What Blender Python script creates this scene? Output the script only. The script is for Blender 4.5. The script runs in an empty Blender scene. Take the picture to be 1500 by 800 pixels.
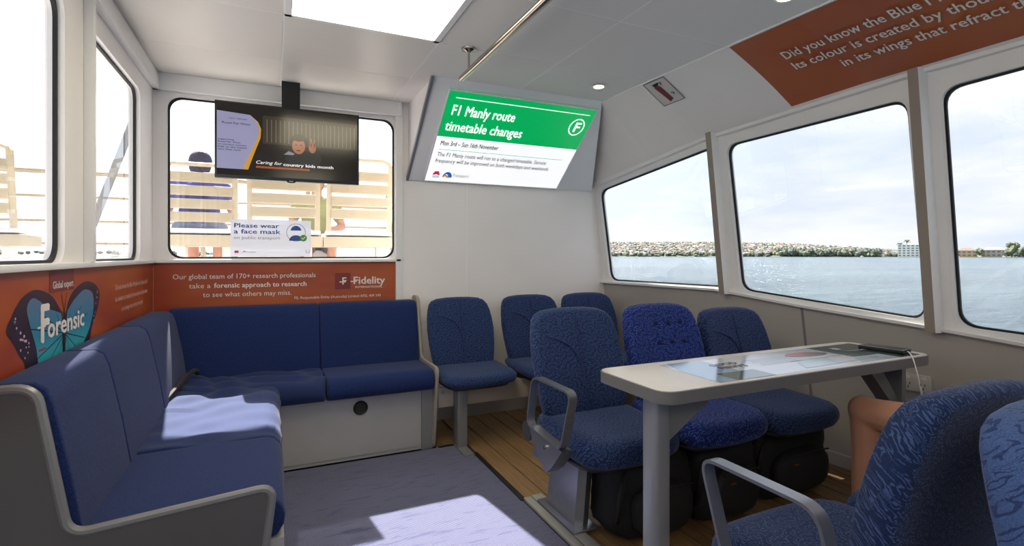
import bpy, bmesh, math, random
from mathutils import Vector, Matrix
from mathutils.geometry import delaunay_2d_cdt
C = bpy.context.scene.collection
sc = bpy.context.scene
PI = math.pi
random.seed(7)

# ------------------------------------------------------------------ camera, sky, sun, exposure
HEAD = math.radians(24.934)
cd = bpy.data.cameras.new('camera'); cam = bpy.data.objects.new('camera', cd); C.objects.link(cam)
cam.location = (0, 0, 1.15); cam.rotation_euler = (PI/2, 0, -HEAD)
cd.sensor_width = 36; cd.sensor_fit = 'HORIZONTAL'; cd.lens = 36*755/1500
cd.shift_y = -26/1500; cd.clip_start = 0.05; cd.clip_end = 20000
sc.camera = cam

def sr(r, g, b, a=1.0):
    f = lambda c: (c/255/12.92) if c <= 10 else ((c/255+0.055)/1.055)**2.4
    return (f(r), f(g), f(b), a)

SKY_STRENGTH = 1.0
w = bpy.data.worlds.new('sky'); sc.world = w; w.use_nodes = True
nt = w.node_tree; N = nt.nodes; L = nt.links; N.clear()
tc = N.new('ShaderNodeTexCoord')
mp = N.new('ShaderNodeMapping'); mp.inputs['Scale'].default_value = (1.6, 1.6, 6.0)
mp.inputs['Rotation'].default_value = (0.1, 0, 0)
ns = N.new('ShaderNodeTexNoise'); ns.inputs['Scale'].default_value = 1.5; ns.inputs['Detail'].default_value = 7; ns.inputs['Roughness'].default_value = .55
rp = N.new('ShaderNodeValToRGB'); rp.color_ramp.elements[0].position = .40; rp.color_ramp.elements[1].position = .60
mx = N.new('ShaderNodeMix'); mx.data_type = 'RGBA'
mx.inputs[6].default_value = (0.66, 0.735, 0.87, 1); mx.inputs[7].default_value = (0.90, 0.905, 0.93, 1)
# brighter towards the sun's side of the sky
nrm = N.new('ShaderNodeVectorMath'); nrm.operation = 'DOT_PRODUCT'; nrm.inputs[1].default_value = (-0.35, 0.78, 0.52)
mr = N.new('ShaderNodeMapRange'); mr.inputs[1].default_value = .25; mr.inputs[2].default_value = 1.0; mr.inputs[3].default_value = 1.0; mr.inputs[4].default_value = 1.7
bg = N.new('ShaderNodeBackground'); out = N.new('ShaderNodeOutputWorld')
mul = N.new('ShaderNodeMath'); mul.operation = 'MULTIPLY'; mul.inputs[1].default_value = SKY_STRENGTH
L.new(tc.outputs['Generated'], mp.inputs[0]); L.new(mp.outputs[0], ns.inputs['Vector']); L.new(ns.outputs['Fac'], rp.inputs[0])
L.new(rp.outputs['Color'], mx.inputs[0]); L.new(mx.outputs[2], bg.inputs['Color'])
L.new(tc.outputs['Generated'], nrm.inputs[0]); L.new(nrm.outputs['Value'], mr.inputs[0]); L.new(mr.outputs[0], mul.inputs[0]); L.new(mul.outputs[0], bg.inputs['Strength'])
L.new(bg.outputs[0], out.inputs[0])

sd = bpy.data.lights.new('sun', 'SUN'); sun = bpy.data.objects.new('sun', sd); C.objects.link(sun)
sd.energy = 16.0; sd.angle = math.radians(0.6); sd.color = (1.0, .96, .9)
sun.rotation_euler = Vector((0.16, -1.19, -1.15)).to_track_quat('-Z', 'Y').to_euler()

sc.view_settings.view_transform = 'Standard'; sc.view_settings.look = 'None'
sc.view_settings.gamma = 1.0; sc.view_settings.exposure = 0.3
try: sc.view_settings.use_curve_mapping = False
except Exception: pass

# ------------------------------------------------------------------ helpers
class MB:
    def __init__(s): s.v = []; s.f = []; s.m = []; s.mi = 0; s.seg = []
    def mark(s): s.seg.append((len(s.v), len(s.f)))
    def add(s, vs, fs, mi=None):
        o = len(s.v); s.v += [tuple(p) for p in vs]; s.f += [tuple(i+o for i in f) for f in fs]
        s.m += [s.mi if mi is None else mi]*len(fs); return s
    def box(s, x0, x1, y0, y1, z0, z1, bev=0, M=None):
        if bev:
            bm = bmesh.new(); bmesh.ops.create_cube(bm, size=1)
            for v in bm.verts: v.co = Vector(((x0+x1)/2+v.co.x*(x1-x0), (y0+y1)/2+v.co.y*(y1-y0), (z0+z1)/2+v.co.z*(z1-z0)))
            bmesh.ops.bevel(bm, geom=bm.edges[:], offset=bev, segments=2, affect='EDGES', profile=.6)
            s.bm(bm, M); return s
        vs = [(x, y, z) for x in (x0, x1) for y in (y0, y1) for z in (z0, z1)]
        if M: vs = [tuple(M @ Vector(p)) for p in vs]
        return s.add(vs, [(0,1,3,2),(4,6,7,5),(0,4,5,1),(2,3,7,6),(0,2,6,4),(1,5,7,3)])
    def bm(s, bm, M=None):
        bm.verts.index_update()
        vs = [tuple((M @ v.co) if M else v.co) for v in bm.verts]
        s.add(vs, [[v.index for v in f.verts] for f in bm.faces]); bm.free(); return s
    def quad(s, a, b, c, d): return s.add([a, b, c, d], [(0,1,2,3)])
    def prism(s, poly, fn, t0, t1):
        """poly: 2D points; fn(a,b,t)->xyz"""
        n = len(poly); vs = [fn(a, b, t0) for a, b in poly]+[fn(a, b, t1) for a, b in poly]
        fs = [tuple(range(n-1, -1, -1)), tuple(range(n, 2*n))]+[(i, (i+1) % n, n+(i+1) % n, n+i) for i in range(n)]
        return s.add(vs, fs)
    def tube(s, pts, r, n=8, closed=False, caps=True):
        pts = [Vector(p) for p in pts]; m = len(pts); vs = []; fs = []
        rr = r if isinstance(r, (list, tuple)) else [r]*m
        up = None
        for i, p in enumerate(pts):
            a = pts[i-1] if (i or closed) else p; b = pts[(i+1) % m] if (i < m-1 or closed) else p
            t = (b-a).normalized()
            if up is None:
                up = t.orthogonal().normalized()
            else:
                up = (up-t*up.dot(t)); up = up.normalized() if up.length > 1e-6 else t.orthogonal().normalized()
            sd_ = t.cross(up)
            for k in range(n):
                an = 2*PI*k/n; vs.append(p+(up*math.cos(an)+sd_*math.sin(an))*rr[i])
        for i in range(m if closed else m-1):
            j = (i+1) % m
            for k in range(n): fs.append((i*n+k, i*n+(k+1) % n, j*n+(k+1) % n, j*n+k))
        if caps and not closed: fs += [tuple(range(n-1, -1, -1)), tuple(range((m-1)*n, m*n))]
        return s.add(vs, fs)
    def band(s, pts, nrm, wid, th, closed=False):
        """flat bar following pts; nrm(i)->unit normal in the bending plane, wid = half-width vector"""
        pts = [Vector(p) for p in pts]; wv = Vector(wid); m = len(pts); vs = []; fs = []
        for i, p in enumerate(pts):
            a = pts[i-1] if (i or closed) else p; b = pts[(i+1) % m] if (i < m-1 or closed) else p
            t = (b-a).normalized(); q = t.cross(wv.normalized()).normalized()*th/2
            vs += [p-wv-q, p+wv-q, p+wv+q, p-wv+q]
        for i in range(m if closed else m-1):
            j = (i+1) % m
            for k in range(4): fs.append((i*4+k, i*4+(k+1) % 4, j*4+(k+1) % 4, j*4+k))
        if not closed: fs += [(3,2,1,0), tuple(range((m-1)*4, m*4))]
        return s.add(vs, fs)
    def lathe(s, prof, c, n=20, ax='z'):
        vs = []; fs = []; c = Vector(c)
        for r, h in prof:
            for k in range(n):
                a = 2*PI*k/n; x, y = r*math.cos(a), r*math.sin(a)
                vs.append(c+Vector({'z': (x, y, h), 'x': (h, x, y), 'y': (x, h, y)}[ax]))
        for i in range(len(prof)-1):
            for k in range(n): fs.append((i*n+k, i*n+(k+1) % n, (i+1)*n+(k+1) % n, (i+1)*n+k))
        fs += [tuple(range(n-1, -1, -1)), tuple(range((len(prof)-1)*n, len(prof)*n))]
        return s.add(vs, fs)
    def ell(s, c, r, nu=12, nv=8, fn=None):
        vs = []; fs = []
        for j in range(nv+1):
            t = PI*j/nv
            for i in range(nu):
                p = 2*PI*i/nu; d = Vector((math.sin(t)*math.cos(p), math.sin(t)*math.sin(p), math.cos(t)))
                k = fn(d) if fn else 1
                vs.append((c[0]+r[0]*d.x*k, c[1]+r[1]*d.y*k, c[2]+r[2]*d.z*k))
        for j in range(nv):
            for i in range(nu): fs.append((j*nu+i, (j+1)*nu+i, (j+1)*nu+(i+1) % nu, j*nu+(i+1) % nu))
        return s.add(vs, fs)
    def inflate(s, outl, R, r, tf, tb, fn, crown=.006, dfn=None):
        """cushion: outline (a,b) about (0,0) centre; fn(a,b,d)->xyz; d>0 front"""
        n = len(outl); rings = []
        ca = sum(p[0] for p in outl)/n; cb = sum(p[1] for p in outl)/n
        def ring(k, d): rings.append([(ca+(a-ca)*k, cb+(b-cb)*k, d) for a, b in outl])
        inner = [.86, .72, .56, .4, .22, .06]
        k0 = 1-r/R
        for k in reversed(inner): ring(k0*k, -tb)
        for q in range(4, 0, -1): th = PI/2*q/4; ring(1-r/R*(1-math.cos(th)), -tb*math.sin(th))
        for q in range(0, 5): th = PI/2*q/4; ring(1-r/R*(1-math.cos(th)), tf*math.sin(th))
        for k in inner: ring(k0*k, tf+crown*(1-k*k))
        vs = []; fs = []
        for g in rings:
            for a, b, d in g:
                e = dfn(a, b, d) if dfn else 0
                vs.append(fn(a, b, d+e))
        for i in range(len(rings)-1):
            for k in range(n): fs.append((i*n+k, i*n+(k+1) % n, (i+1)*n+(k+1) % n, (i+1)*n+k))
        fs += [tuple(range(n-1, -1, -1)), tuple(range((len(rings)-1)*n, len(rings)*n))]
        return s.add(vs, fs)
    def sweep(s, prof, fn, t0, t1, r=.012, steps=2, dfn=None):
        """closed section prof (a,b) swept t0..t1 with soft ends; fn(a,b,t)->xyz"""
        n = len(prof); ca = sum(p[0] for p in prof)/n; cb = sum(p[1] for p in prof)/n
        D = max(math.hypot(a-ca, b-cb) for a, b in prof)
        ts = []
        for q in range(4): th = PI/2*q/3; ts.append((t0+r*(1-math.sin(th)), 1-r/D*.0-(r*(1-math.sin(th)) if 0 else r*(1-math.sin(th)))/D))
        ts = [(t0+r*(1-math.cos(PI/2*q/3)), 1-(r/D)*(1-math.sin(PI/2*q/3))) for q in range(4)]
        mid = [(t0+r+(t1-t0-2*r)*i/steps, 1) for i in range(1, steps)]
        te = [(t1-r*(1-math.cos(PI/2*q/3)), 1-(r/D)*(1-math.sin(PI/2*q/3))) for q in range(3, -1, -1)]
        vs = []; fs = []
        al = ts+mid+te
        for t, k in al:
            for a, b in prof:
                p = Vector(fn(ca+(a-ca)*k, cb+(b-cb)*k, t))
                if dfn: p = p+Vector(dfn(p))
                vs.append(p)
        for i in range(len(al)-1):
            for k in range(n): fs.append((i*n+k, i*n+(k+1) % n, (i+1)*n+(k+1) % n, (i+1)*n+k))
        fs += [tuple(range(n-1, -1, -1)), tuple(range((len(al)-1)*n, len(al)*n))]
        return s.add(vs, fs)
    def mesh(s, name, mats, off=(0,0,0), smooth=True, ang=35, recalc=True):
        me = bpy.data.meshes.new(name); o = Vector(off)
        me.from_pydata([Vector(p)-o for p in s.v], [], s.f)
        for m in (mats if isinstance(mats, (list, tuple)) else [mats]): me.materials.append(m)
        if any(s.m): me.polygons.foreach_set('material_index', s.m)
        if recalc:
            bm = bmesh.new(); bm.from_mesh(me); bmesh.ops.recalc_face_normals(bm, faces=bm.faces[:]); bm.to_mesh(me); bm.free()
        if smooth:
            me.shade_smooth(); me.set_sharp_from_angle(angle=math.radians(ang))
        me.update(); return me
    def build(s, name, mats, parent=None, kind=None, label=None, smooth=True, ang=35, recalc=True):
        if len(s.seg) > 1:          # separate prints become parts of their own
            cuts = s.seg if s.seg[0] == (0, 0) else [(0, 0)]+s.seg
            cuts = cuts+[(len(s.v), len(s.f))]; o = None
            for (v0, f0_), (v1, f1_) in zip(cuts, cuts[1:]):
                if v1 == v0: continue
                g = MB(); g.v = s.v[v0:v1]; g.f = [tuple(i-v0 for i in f) for f in s.f[f0_:f1_]]; g.m = s.m[f0_:f1_]
                o = g.build(name, mats, parent, kind, label, smooth, ang, recalc)
            return o
        off = Vector((0,0,0)); p = parent
        while p is not None: off += p.location; p = p.parent
        o = bpy.data.objects.new(name, s.mesh(name, mats, off, smooth, ang, recalc)); C.objects.link(o)
        if parent is not None: o.parent = parent
        if kind: o['kind'] = kind
        if label: o['label'] = label
        return o

def thing(name, label, cat, loc=(0,0,0), group=None):
    o = bpy.data.objects.new(name, None); C.objects.link(o); o.location = loc
    o.empty_display_size = .1
    o['label'] = label; o['category'] = cat
    if group: o['group'] = group
    return o
def tag(o, label, cat, group=None):
    o['label'] = label; o['category'] = cat
    if group: o['group'] = group
    return o
def copy_tree(o, parent=None):
    c = o.copy(); C.objects.link(c); c.parent = parent
    for ch in o.children: copy_tree(ch, c)
    return c
def rrect(x0, x1, y0, y1, r, n=6):
    out_ = []
    for cx, cy, a0 in ((x1-r, y1-r, 0), (x0+r, y1-r, 90), (x0+r, y0+r, 180), (x1-r, y0+r, 270)):
        for k in range(n+1):
            a = math.radians(a0+90*k/n); out_.append((cx+r*math.cos(a), cy+r*math.sin(a)))
    return out_
def lerp(a, b, t): return a+(b-a)*t
def interp(tab, y):
    for (y0, a), (y1, b) in zip(tab, tab[1:]):
        if y >= y1: return a+(b-a)*(y-y0)/(y1-y0)
    return tab[-1][1]
def bez(p, n=12):
    p = [Vector(q) for q in p]; o = []
    for i in range(n+1):
        t = i/n; q = p
        while len(q) > 1: q = [q[k].lerp(q[k+1], t) for k in range(len(q)-1)]
        o.append(q[0])
    return o
def rpath(pts, r, n=5):
    """polyline with rounded corners (closed)"""
    pts = [Vector(p) for p in pts]; o = []; m = len(pts)
    for i in range(m):
        a, b, c = pts[i-1], pts[i], pts[(i+1) % m]
        p0 = b+(a-b).normalized()*r; p1 = b+(c-b).normalized()*r
        for k in range(n+1):
            t = k/n; o.append(p0.lerp(b, t).lerp(b.lerp(p1, t), t))
    return o

# ------------------------------------------------------------------ materials
MT = {}
def mat(name, col, rough=.5, metal=0, noise=None, bump=None, spec=None, coat=0, emis=None, coord='Object', sheen=0):
    """noise=(scale, amount) colour variation; bump=(scale, strength, dist)"""
    m = bpy.data.materials.new(name); m.use_nodes = True; MT[name] = m
    t = m.node_tree; b = t.nodes['Principled BSDF']
    c = sr(*col) if len(col) == 3 and max(col) > 1 else tuple(col)+(1,)*(4-len(col))
    b.inputs['Base Color'].default_value = c
    b.inputs['Roughness'].default_value = rough; b.inputs['Metallic'].default_value = metal
    if spec is not None: b.inputs['Specular IOR Level'].default_value = spec
    if coat: b.inputs['Coat Weight'].default_value = coat; b.inputs['Coat Roughness'].default_value = .08
    if sheen: b.inputs['Sheen Weight'].default_value = sheen; b.inputs['Sheen Roughness'].default_value = .5
    if emis: b.inputs['Emission Color'].default_value = c; b.inputs['Emission Strength'].default_value = emis
    tx = t.nodes.new('ShaderNodeTexCoord')
    if noise:
        n = t.nodes.new('ShaderNodeTexNoise'); n.inputs['Scale'].default_value = noise[0]; n.inputs['Detail'].default_value = 5
        t.links.new(tx.outputs[coord], n.inputs['Vector'])
        mr_ = t.nodes.new('ShaderNodeMapRange'); mr_.inputs[3].default_value = 1-noise[1]; mr_.inputs[4].default_value = 1+noise[1]
        mr_.inputs[1].default_value = .25; mr_.inputs[2].default_value = .75
        t.links.new(n.outputs['Fac'], mr_.inputs[0])
        mm = t.nodes.new('ShaderNodeVectorMath'); mm.operation = 'SCALE'; mm.inputs[0].default_value = c[:3]
        t.links.new(mr_.outputs[0], mm.inputs['Scale']); t.links.new(mm.outputs[0], b.inputs['Base Color'])
    if bump:
        n = t.nodes.new('ShaderNodeTexNoise'); n.inputs['Scale'].default_value = bump[0]; n.inputs['Detail'].default_value = 3
        t.links.new(tx.outputs[coord], n.inputs['Vector'])
        bp = t.nodes.new('ShaderNodeBump'); bp.inputs['Strength'].default_value = bump[1]; bp.inputs['Distance'].default_value = bump[2]
        t.links.new(n.outputs['Fac'], bp.inputs['Height']); t.links.new(bp.outputs[0], b.inputs['Normal'])
    return m

def swirl(name, base, light, cell, rays, wig, amt, rough=.85, sheen=.1, thr=.15):
    """velour with stars of wavy strokes round scattered centres"""
    m = mat(name, base, rough, sheen=sheen, spec=.15)
    t = m.node_tree; b = t.nodes['Principled BSDF']; NN = t.nodes.new; K = t.links.new
    def M(op, a, b_=None, c_=None):
        n_ = NN('ShaderNodeMath'); n_.operation = op
        for i_, v_ in enumerate((a, b_, c_)):
            if v_ is None: continue
            if isinstance(v_, (int, float)): n_.inputs[i_].default_value = v_
            else: K(v_, n_.inputs[i_])
        return n_.outputs[0]
    tx = NN('ShaderNodeTexCoord')
    nz = NN('ShaderNodeTexNoise'); nz.inputs['Scale'].default_value = 40; K(tx.outputs['Object'], nz.inputs['Vector'])
    sc_ = NN('ShaderNodeVectorMath'); sc_.operation = 'SCALE'; sc_.inputs['Scale'].default_value = .012; K(nz.outputs['Color'], sc_.inputs[0])
    ad = NN('ShaderNodeVectorMath'); ad.operation = 'ADD'; K(tx.outputs['Object'], ad.inputs[0]); K(sc_.outputs[0], ad.inputs[1])
    vo_ = NN('ShaderNodeTexVoronoi'); vo_.inputs['Scale'].default_value = cell; vo_.inputs['Randomness'].default_value = .55; K(ad.outputs[0], vo_.inputs['Vector'])
    ve = NN('ShaderNodeVectorMath'); ve.operation = 'SUBTRACT'; K(ad.outputs[0], ve.inputs[0]); K(vo_.outputs['Position'], ve.inputs[1])
    sp = NN('ShaderNodeSeparateXYZ'); K(ve.outputs[0], sp.inputs[0])
    v2 = M('ADD', sp.outputs['Y'], sp.outputs['Z'])
    ang = M('ARCTAN2', v2, sp.outputs['X'])
    r = M('SQRT', M('ADD', M('MULTIPLY', v2, v2), M('MULTIPLY', sp.outputs['X'], sp.outputs['X'])))
    w1 = M('SINE', M('MULTIPLY', r, wig))
    s1 = M('SINE', M('ADD', M('MULTIPLY', ang, rays), M('MULTIPLY', w1, 2.4)))
    s2 = M('SINE', M('ADD', M('MULTIPLY', r, wig*.62), M('MULTIPLY', ang, 4.0)))
    a1_ = NN('ShaderNodeMapRange'); a1_.inputs[1].default_value = thr; a1_.inputs[2].default_value = thr+.35; K(s1, a1_.inputs[0])
    a2_ = NN('ShaderNodeMapRange'); a2_.inputs[1].default_value = -.75; a2_.inputs[2].default_value = -.45; K(s2, a2_.inputs[0])
    m3 = M('MULTIPLY', M('MULTIPLY', a1_.outputs[0], a2_.outputs[0]), amt)
    mixn = NN('ShaderNodeMix'); mixn.data_type = 'RGBA'; mixn.inputs[6].default_value = sr(*base); mixn.inputs[7].default_value = sr(*light)
    K(m3, mixn.inputs[0])
    n3 = NN('ShaderNodeTexNoise'); n3.inputs['Scale'].default_value = 420; n3.inputs['Detail'].default_value = 2; K(tx.outputs['Object'], n3.inputs['Vector'])
    r3 = NN('ShaderNodeMapRange'); r3.inputs[1].default_value = .3; r3.inputs[2].default_value = .7; r3.inputs[3].default_value = .72; r3.inputs[4].default_value = 1.25; K(n3.outputs['Fac'], r3.inputs[0])
    vs = NN('ShaderNodeVectorMath'); vs.operation = 'SCALE'; K(mixn.outputs[2], vs.inputs[0]); K(r3.outputs[0], vs.inputs['Scale'])
    K(vs.outputs[0], b.inputs['Base Color'])
    bp = NN('ShaderNodeBump'); bp.inputs['Strength'].default_value = .3; bp.inputs['Distance'].default_value = .001
    K(n3.outputs['Fac'], bp.inputs['Height']); K(bp.outputs[0], b.inputs['Normal'])
    return m

M_WALL = mat('wall_paint', (236, 231, 230), .45, noise=(3, .02), bump=(300, .06, .0006))
M_WHITE = mat('white_frame', (234, 232, 232), .35, noise=(4, .03))
M_GREYP = mat('grey_lower_panel', (172, 166, 162), .55, noise=(4, .03), bump=(500, .08, .0005))
M_POSTSHADE = mat('post_shade_taupe', (150, 138, 128), .5, noise=(5, .03))  # backlit shade of the ribs' inner faces, put into the colour
M_SOFF = mat('soffit_grey', (238, 236, 240), .4, noise=(4, .02))
M_EDGE = mat('grey_edge_strip', (118, 118, 124), .4)
M_LINE = mat('joint_strip', (240, 238, 236), .4)
M_BASE = mat('bench_base_panel', (160, 158, 160), .5, noise=(5, .04))
M_CAP = mat('dark_grey_end_panel', (84, 83, 85), .5, noise=(6, .05), bump=(250, .15, .0008))
M_BEIGE = mat('beige_laminate', (168, 158, 146), .45)
M_TRIM = mat('grey_edge_trim', (132, 132, 134), .35, metal=.3)
M_ALU = mat('brushed_aluminium', (160, 163, 172), .38, metal=.75, noise=(30, .05))
M_ALU2 = mat('satin_grey_metal', (150, 152, 162), .34, metal=.8, noise=(20, .05))
M_STEEL = mat('polished_steel', (185, 178, 165), .18, metal=1)
M_BLACK = mat('black_rubber', (14, 14, 15), .6)
M_BLACKP = mat('black_plastic', (16, 16, 18), .3)
M_BAG = mat('black_nylon', (15, 15, 17), .75, noise=(30, .25), bump=(250, .4, .001))
M_ORTAG = mat('orange_tag', (120, 48, 30), .5)
M_FAB = swirl('chair_velour', (26, 42, 80), (80, 102, 150), 17, 15, 420, .55)
M_FAB2 = swirl('buttoned_chair_velour', (20, 38, 104), (84, 108, 180), 12, 15, 300, .65, thr=.35)
M_FABD = swirl('window_lit_velour', (66, 88, 136), (30, 44, 88), 12, 14, 230, .75, thr=.35)  # paler velour: window light on the near seat put into its colours
M_BENCH = swirl('bench_velour', (24, 40, 86), (48, 66, 116), 24, 13, 500, .35)
M_COVER = swirl('loose_cover_fabric', (34, 48, 90), (50, 66, 112), 24, 13, 500, .3)
M_SEAM = mat('seam_piping', (30, 42, 92), .8)
M_SHELL = mat('seat_shell', (40, 42, 48), .5)
M_GLOW = mat('light_diffuser', (255, 244, 212), .6, emis=6.5)
M_SPOT = mat('downlight_lamp', (255, 226, 180), .6, emis=10)
M_LETW = mat('white_lettering', (226, 218, 214), .6)
M_LETB = mat('black_lettering', (16, 16, 18), .6)
M_WOOD2 = mat('pale_table_laminate', (206, 196, 184), .32, noise=(6, .04), coat=.2)
M_SKIN = mat('skin', (190, 138, 112), .5, noise=(12, .06))
M_CREAM = mat('cream_slat', (196, 181, 152), .5, noise=(5, .03))
M_RAIL = mat('cream_rail', (168, 152, 126), .5)
M_PERF = mat('ceiling_tile', (228, 223, 220), .55, noise=(2.5, .02))
# perforation dots on the ceiling tiles
t = M_PERF.node_tree; b = t.nodes['Principled BSDF']
tx = t.nodes.new('ShaderNodeTexCoord'); vo = t.nodes.new('ShaderNodeTexVoronoi'); vo.inputs['Scale'].default_value = 130; vo.inputs['Randomness'].default_value = 0
t.links.new(tx.outputs['Object'], vo.inputs['Vector'])
r = t.nodes.new('ShaderNodeMapRange'); r.inputs[1].default_value = .12; r.inputs[2].default_value = .3; r.inputs[3].default_value = .80; r.inputs[4].default_value = 1.0
t.links.new(vo.outputs['Distance'], r.inputs[0])
v = t.nodes.new('ShaderNodeVectorMath'); v.operation = 'SCALE'; src = b.inputs['Base Color'].links[0].from_socket
t.links.new(src, v.inputs[0]); t.links.new(r.outputs[0], v.inputs['Scale']); t.links.new(v.outputs[0], b.inputs['Base Color'])
M_TILE = mat('smooth_ceiling_tile', (228, 222, 214), .38, noise=(2.5, .02))

def orange(name, c1, c2, axis_scale):
    m = mat(name, c1, .38, spec=.4); t = m.node_tree; b = t.nodes['Principled BSDF']
    tx = t.nodes.new('ShaderNodeTexCoord'); mp_ = t.nodes.new('ShaderNodeMapping'); mp_.inputs['Scale'].default_value = axis_scale
    n = t.nodes.new('ShaderNodeTexNoise'); n.inputs['Scale'].default_value = 1.6; n.inputs['Detail'].default_value = 2
    t.links.new(tx.outputs['Object'], mp_.inputs[0]); t.links.new(mp_.outputs[0], n.inputs['Vector'])
    r = t.nodes.new('ShaderNodeValToRGB'); r.color_ramp.elements[0].position = .35; r.color_ramp.elements[1].position = .65
    r.color_ramp.elements[0].color = sr(*c1); r.color_ramp.elements[1].color = sr(*c2)
    t.links.new(n.outputs['Fac'], r.inputs[0]); t.links.new(r.outputs[0], b.inputs['Base Color']); return m
M_OR = orange('orange_poster', (150, 62, 38), (170, 84, 42), (1.5, 1.5, 3))
M_ORR = orange('rust_orange_poster', (158, 78, 44), (172, 92, 48), (1, 1, 1))

def carpet_mat():
    m = mat('ribbed_carpet', (88, 92, 122), .95, spec=.1, sheen=.3); t = m.node_tree; b = t.nodes['Principled BSDF']; NN = t.nodes.new; K = t.links.new
    tx = NN('ShaderNodeTexCoord')
    w1 = NN('ShaderNodeTexWave'); w1.bands_direction = 'X'; w1.inputs['Scale'].default_value = 62; w1.inputs['Distortion'].default_value = .4; K(tx.outputs['Object'], w1.inputs['Vector'])
    w2 = NN('ShaderNodeTexWave'); w2.bands_direction = 'Y'; w2.inputs['Scale'].default_value = 38; w2.inputs['Distortion'].default_value = .3; K(tx.outputs['Object'], w2.inputs['Vector'])
    mpp = NN('ShaderNodeMapping'); mpp.inputs['Scale'].default_value = (4, 30, 1); mpp.inputs['Rotation'].default_value = (0, 0, .3); K(tx.outputs['Object'], mpp.inputs[0])
    n = NN('ShaderNodeTexNoise'); n.inputs['Scale'].default_value = 1.5; n.inputs['Detail'].default_value = 4; n.inputs['Distortion'].default_value = 1.2; K(mpp.outputs[0], n.inputs['Vector'])
    rr = NN('ShaderNodeMapRange'); rr.inputs[1].default_value = .56; rr.inputs[2].default_value = .64; rr.inputs[3].default_value = 0; rr.inputs[4].default_value = .45; K(n.outputs['Fac'], rr.inputs[0])
    mu = NN('ShaderNodeMath'); mu.operation = 'MULTIPLY'; K(w1.outputs['Fac'], mu.inputs[0]); K(w2.outputs['Fac'], mu.inputs[1])
    rg = NN('ShaderNodeValToRGB'); rg.color_ramp.elements[0].color = sr(46, 50, 84); rg.color_ramp.elements[1].color = sr(128, 129, 156); rg.color_ramp.elements[1].position = .6
    K(mu.outputs[0], rg.inputs[0])
    mi = NN('ShaderNodeMix'); mi.data_type = 'RGBA'; mi.inputs[7].default_value = sr(38, 44, 92); K(rr.outputs[0], mi.inputs[0]); K(rg.outputs[0], mi.inputs[6])
    K(mi.outputs[2], b.inputs['Base Color'])
    bp = NN('ShaderNodeBump'); bp.inputs['Strength'].default_value = .5; bp.inputs['Distance'].default_value = .002; K(mu.outputs[0], bp.inputs['Height']); K(bp.outputs[0], b.inputs['Normal'])
    return m
M_CARPET = carpet_mat()
def wood_mat():
    m = mat('oiled_plank', (150, 108, 66), .5); t = m.node_tree; b = t.nodes['Principled BSDF']; NN = t.nodes.new; K = t.links.new
    tx = NN('ShaderNodeTexCoord'); mpp = NN('ShaderNodeMapping'); mpp.inputs['Scale'].default_value = (40, 2.5, 1); K(tx.outputs['Object'], mpp.inputs[0])
    n = NN('ShaderNodeTexNoise'); n.inputs['Scale'].default_value = 2; n.inputs['Detail'].default_value = 6; K(mpp.outputs[0], n.inputs['Vector'])
    oi = NN('ShaderNodeObjectInfo'); ma = NN('ShaderNodeMath'); ma.operation = 'MULTIPLY_ADD'; ma.inputs[1].default_value = .25; K(oi.outputs['Random'], ma.inputs[0]); K(n.outputs['Fac'], ma.inputs[2])
    rg = NN('ShaderNodeValToRGB'); rg.color_ramp.elements[0].color = sr(104, 78, 50); rg.color_ramp.elements[1].color = sr(158, 124, 84); rg.color_ramp.elements[0].position = .35; rg.color_ramp.elements[1].position = .95
    K(ma.outputs[0], rg.inputs[0]); K(rg.outputs[0], b.inputs['Base Color']); return m
M_WOOD = wood_mat()
def glass_mat(name, tint=(.985, .99, .99), fac=1.0):
    m = bpy.data.materials.new(name); m.use_nodes = True; t = m.node_tree; t.nodes.clear(); NN = t.nodes.new; K = t.links.new
    tr = NN('ShaderNodeBsdfTransparent'); tr.inputs[0].default_value = tint+(1,)
    gl = NN('ShaderNodeBsdfGlossy'); gl.inputs['Roughness'].default_value = .0; gl.inputs['Color'].default_value = (.9, .95, 1, 1)
    fr = NN('ShaderNodeLayerWeight'); pw = NN('ShaderNodeMath'); pw.operation = 'POWER'; pw.inputs[1].default_value = 5.0; K(fr.outputs['Facing'], pw.inputs[0])
    fr.inputs['Blend'].default_value = .5
    mu = NN('ShaderNodeMath'); mu.operation = 'MULTIPLY_ADD'; mu.inputs[1].default_value = .90*fac; mu.inputs[2].default_value = .05*fac; K(pw.outputs[0], mu.inputs[0])
    mi = NN('ShaderNodeMixShader'); K(mu.outputs[0], mi.inputs[0]); K(tr.outputs[0], mi.inputs[1]); K(gl.outputs[0], mi.inputs[2])
    o = NN('ShaderNodeOutputMaterial'); K(mi.outputs[0], o.inputs[0]); return m
M_GLASS = glass_mat('window_glass')
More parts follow.
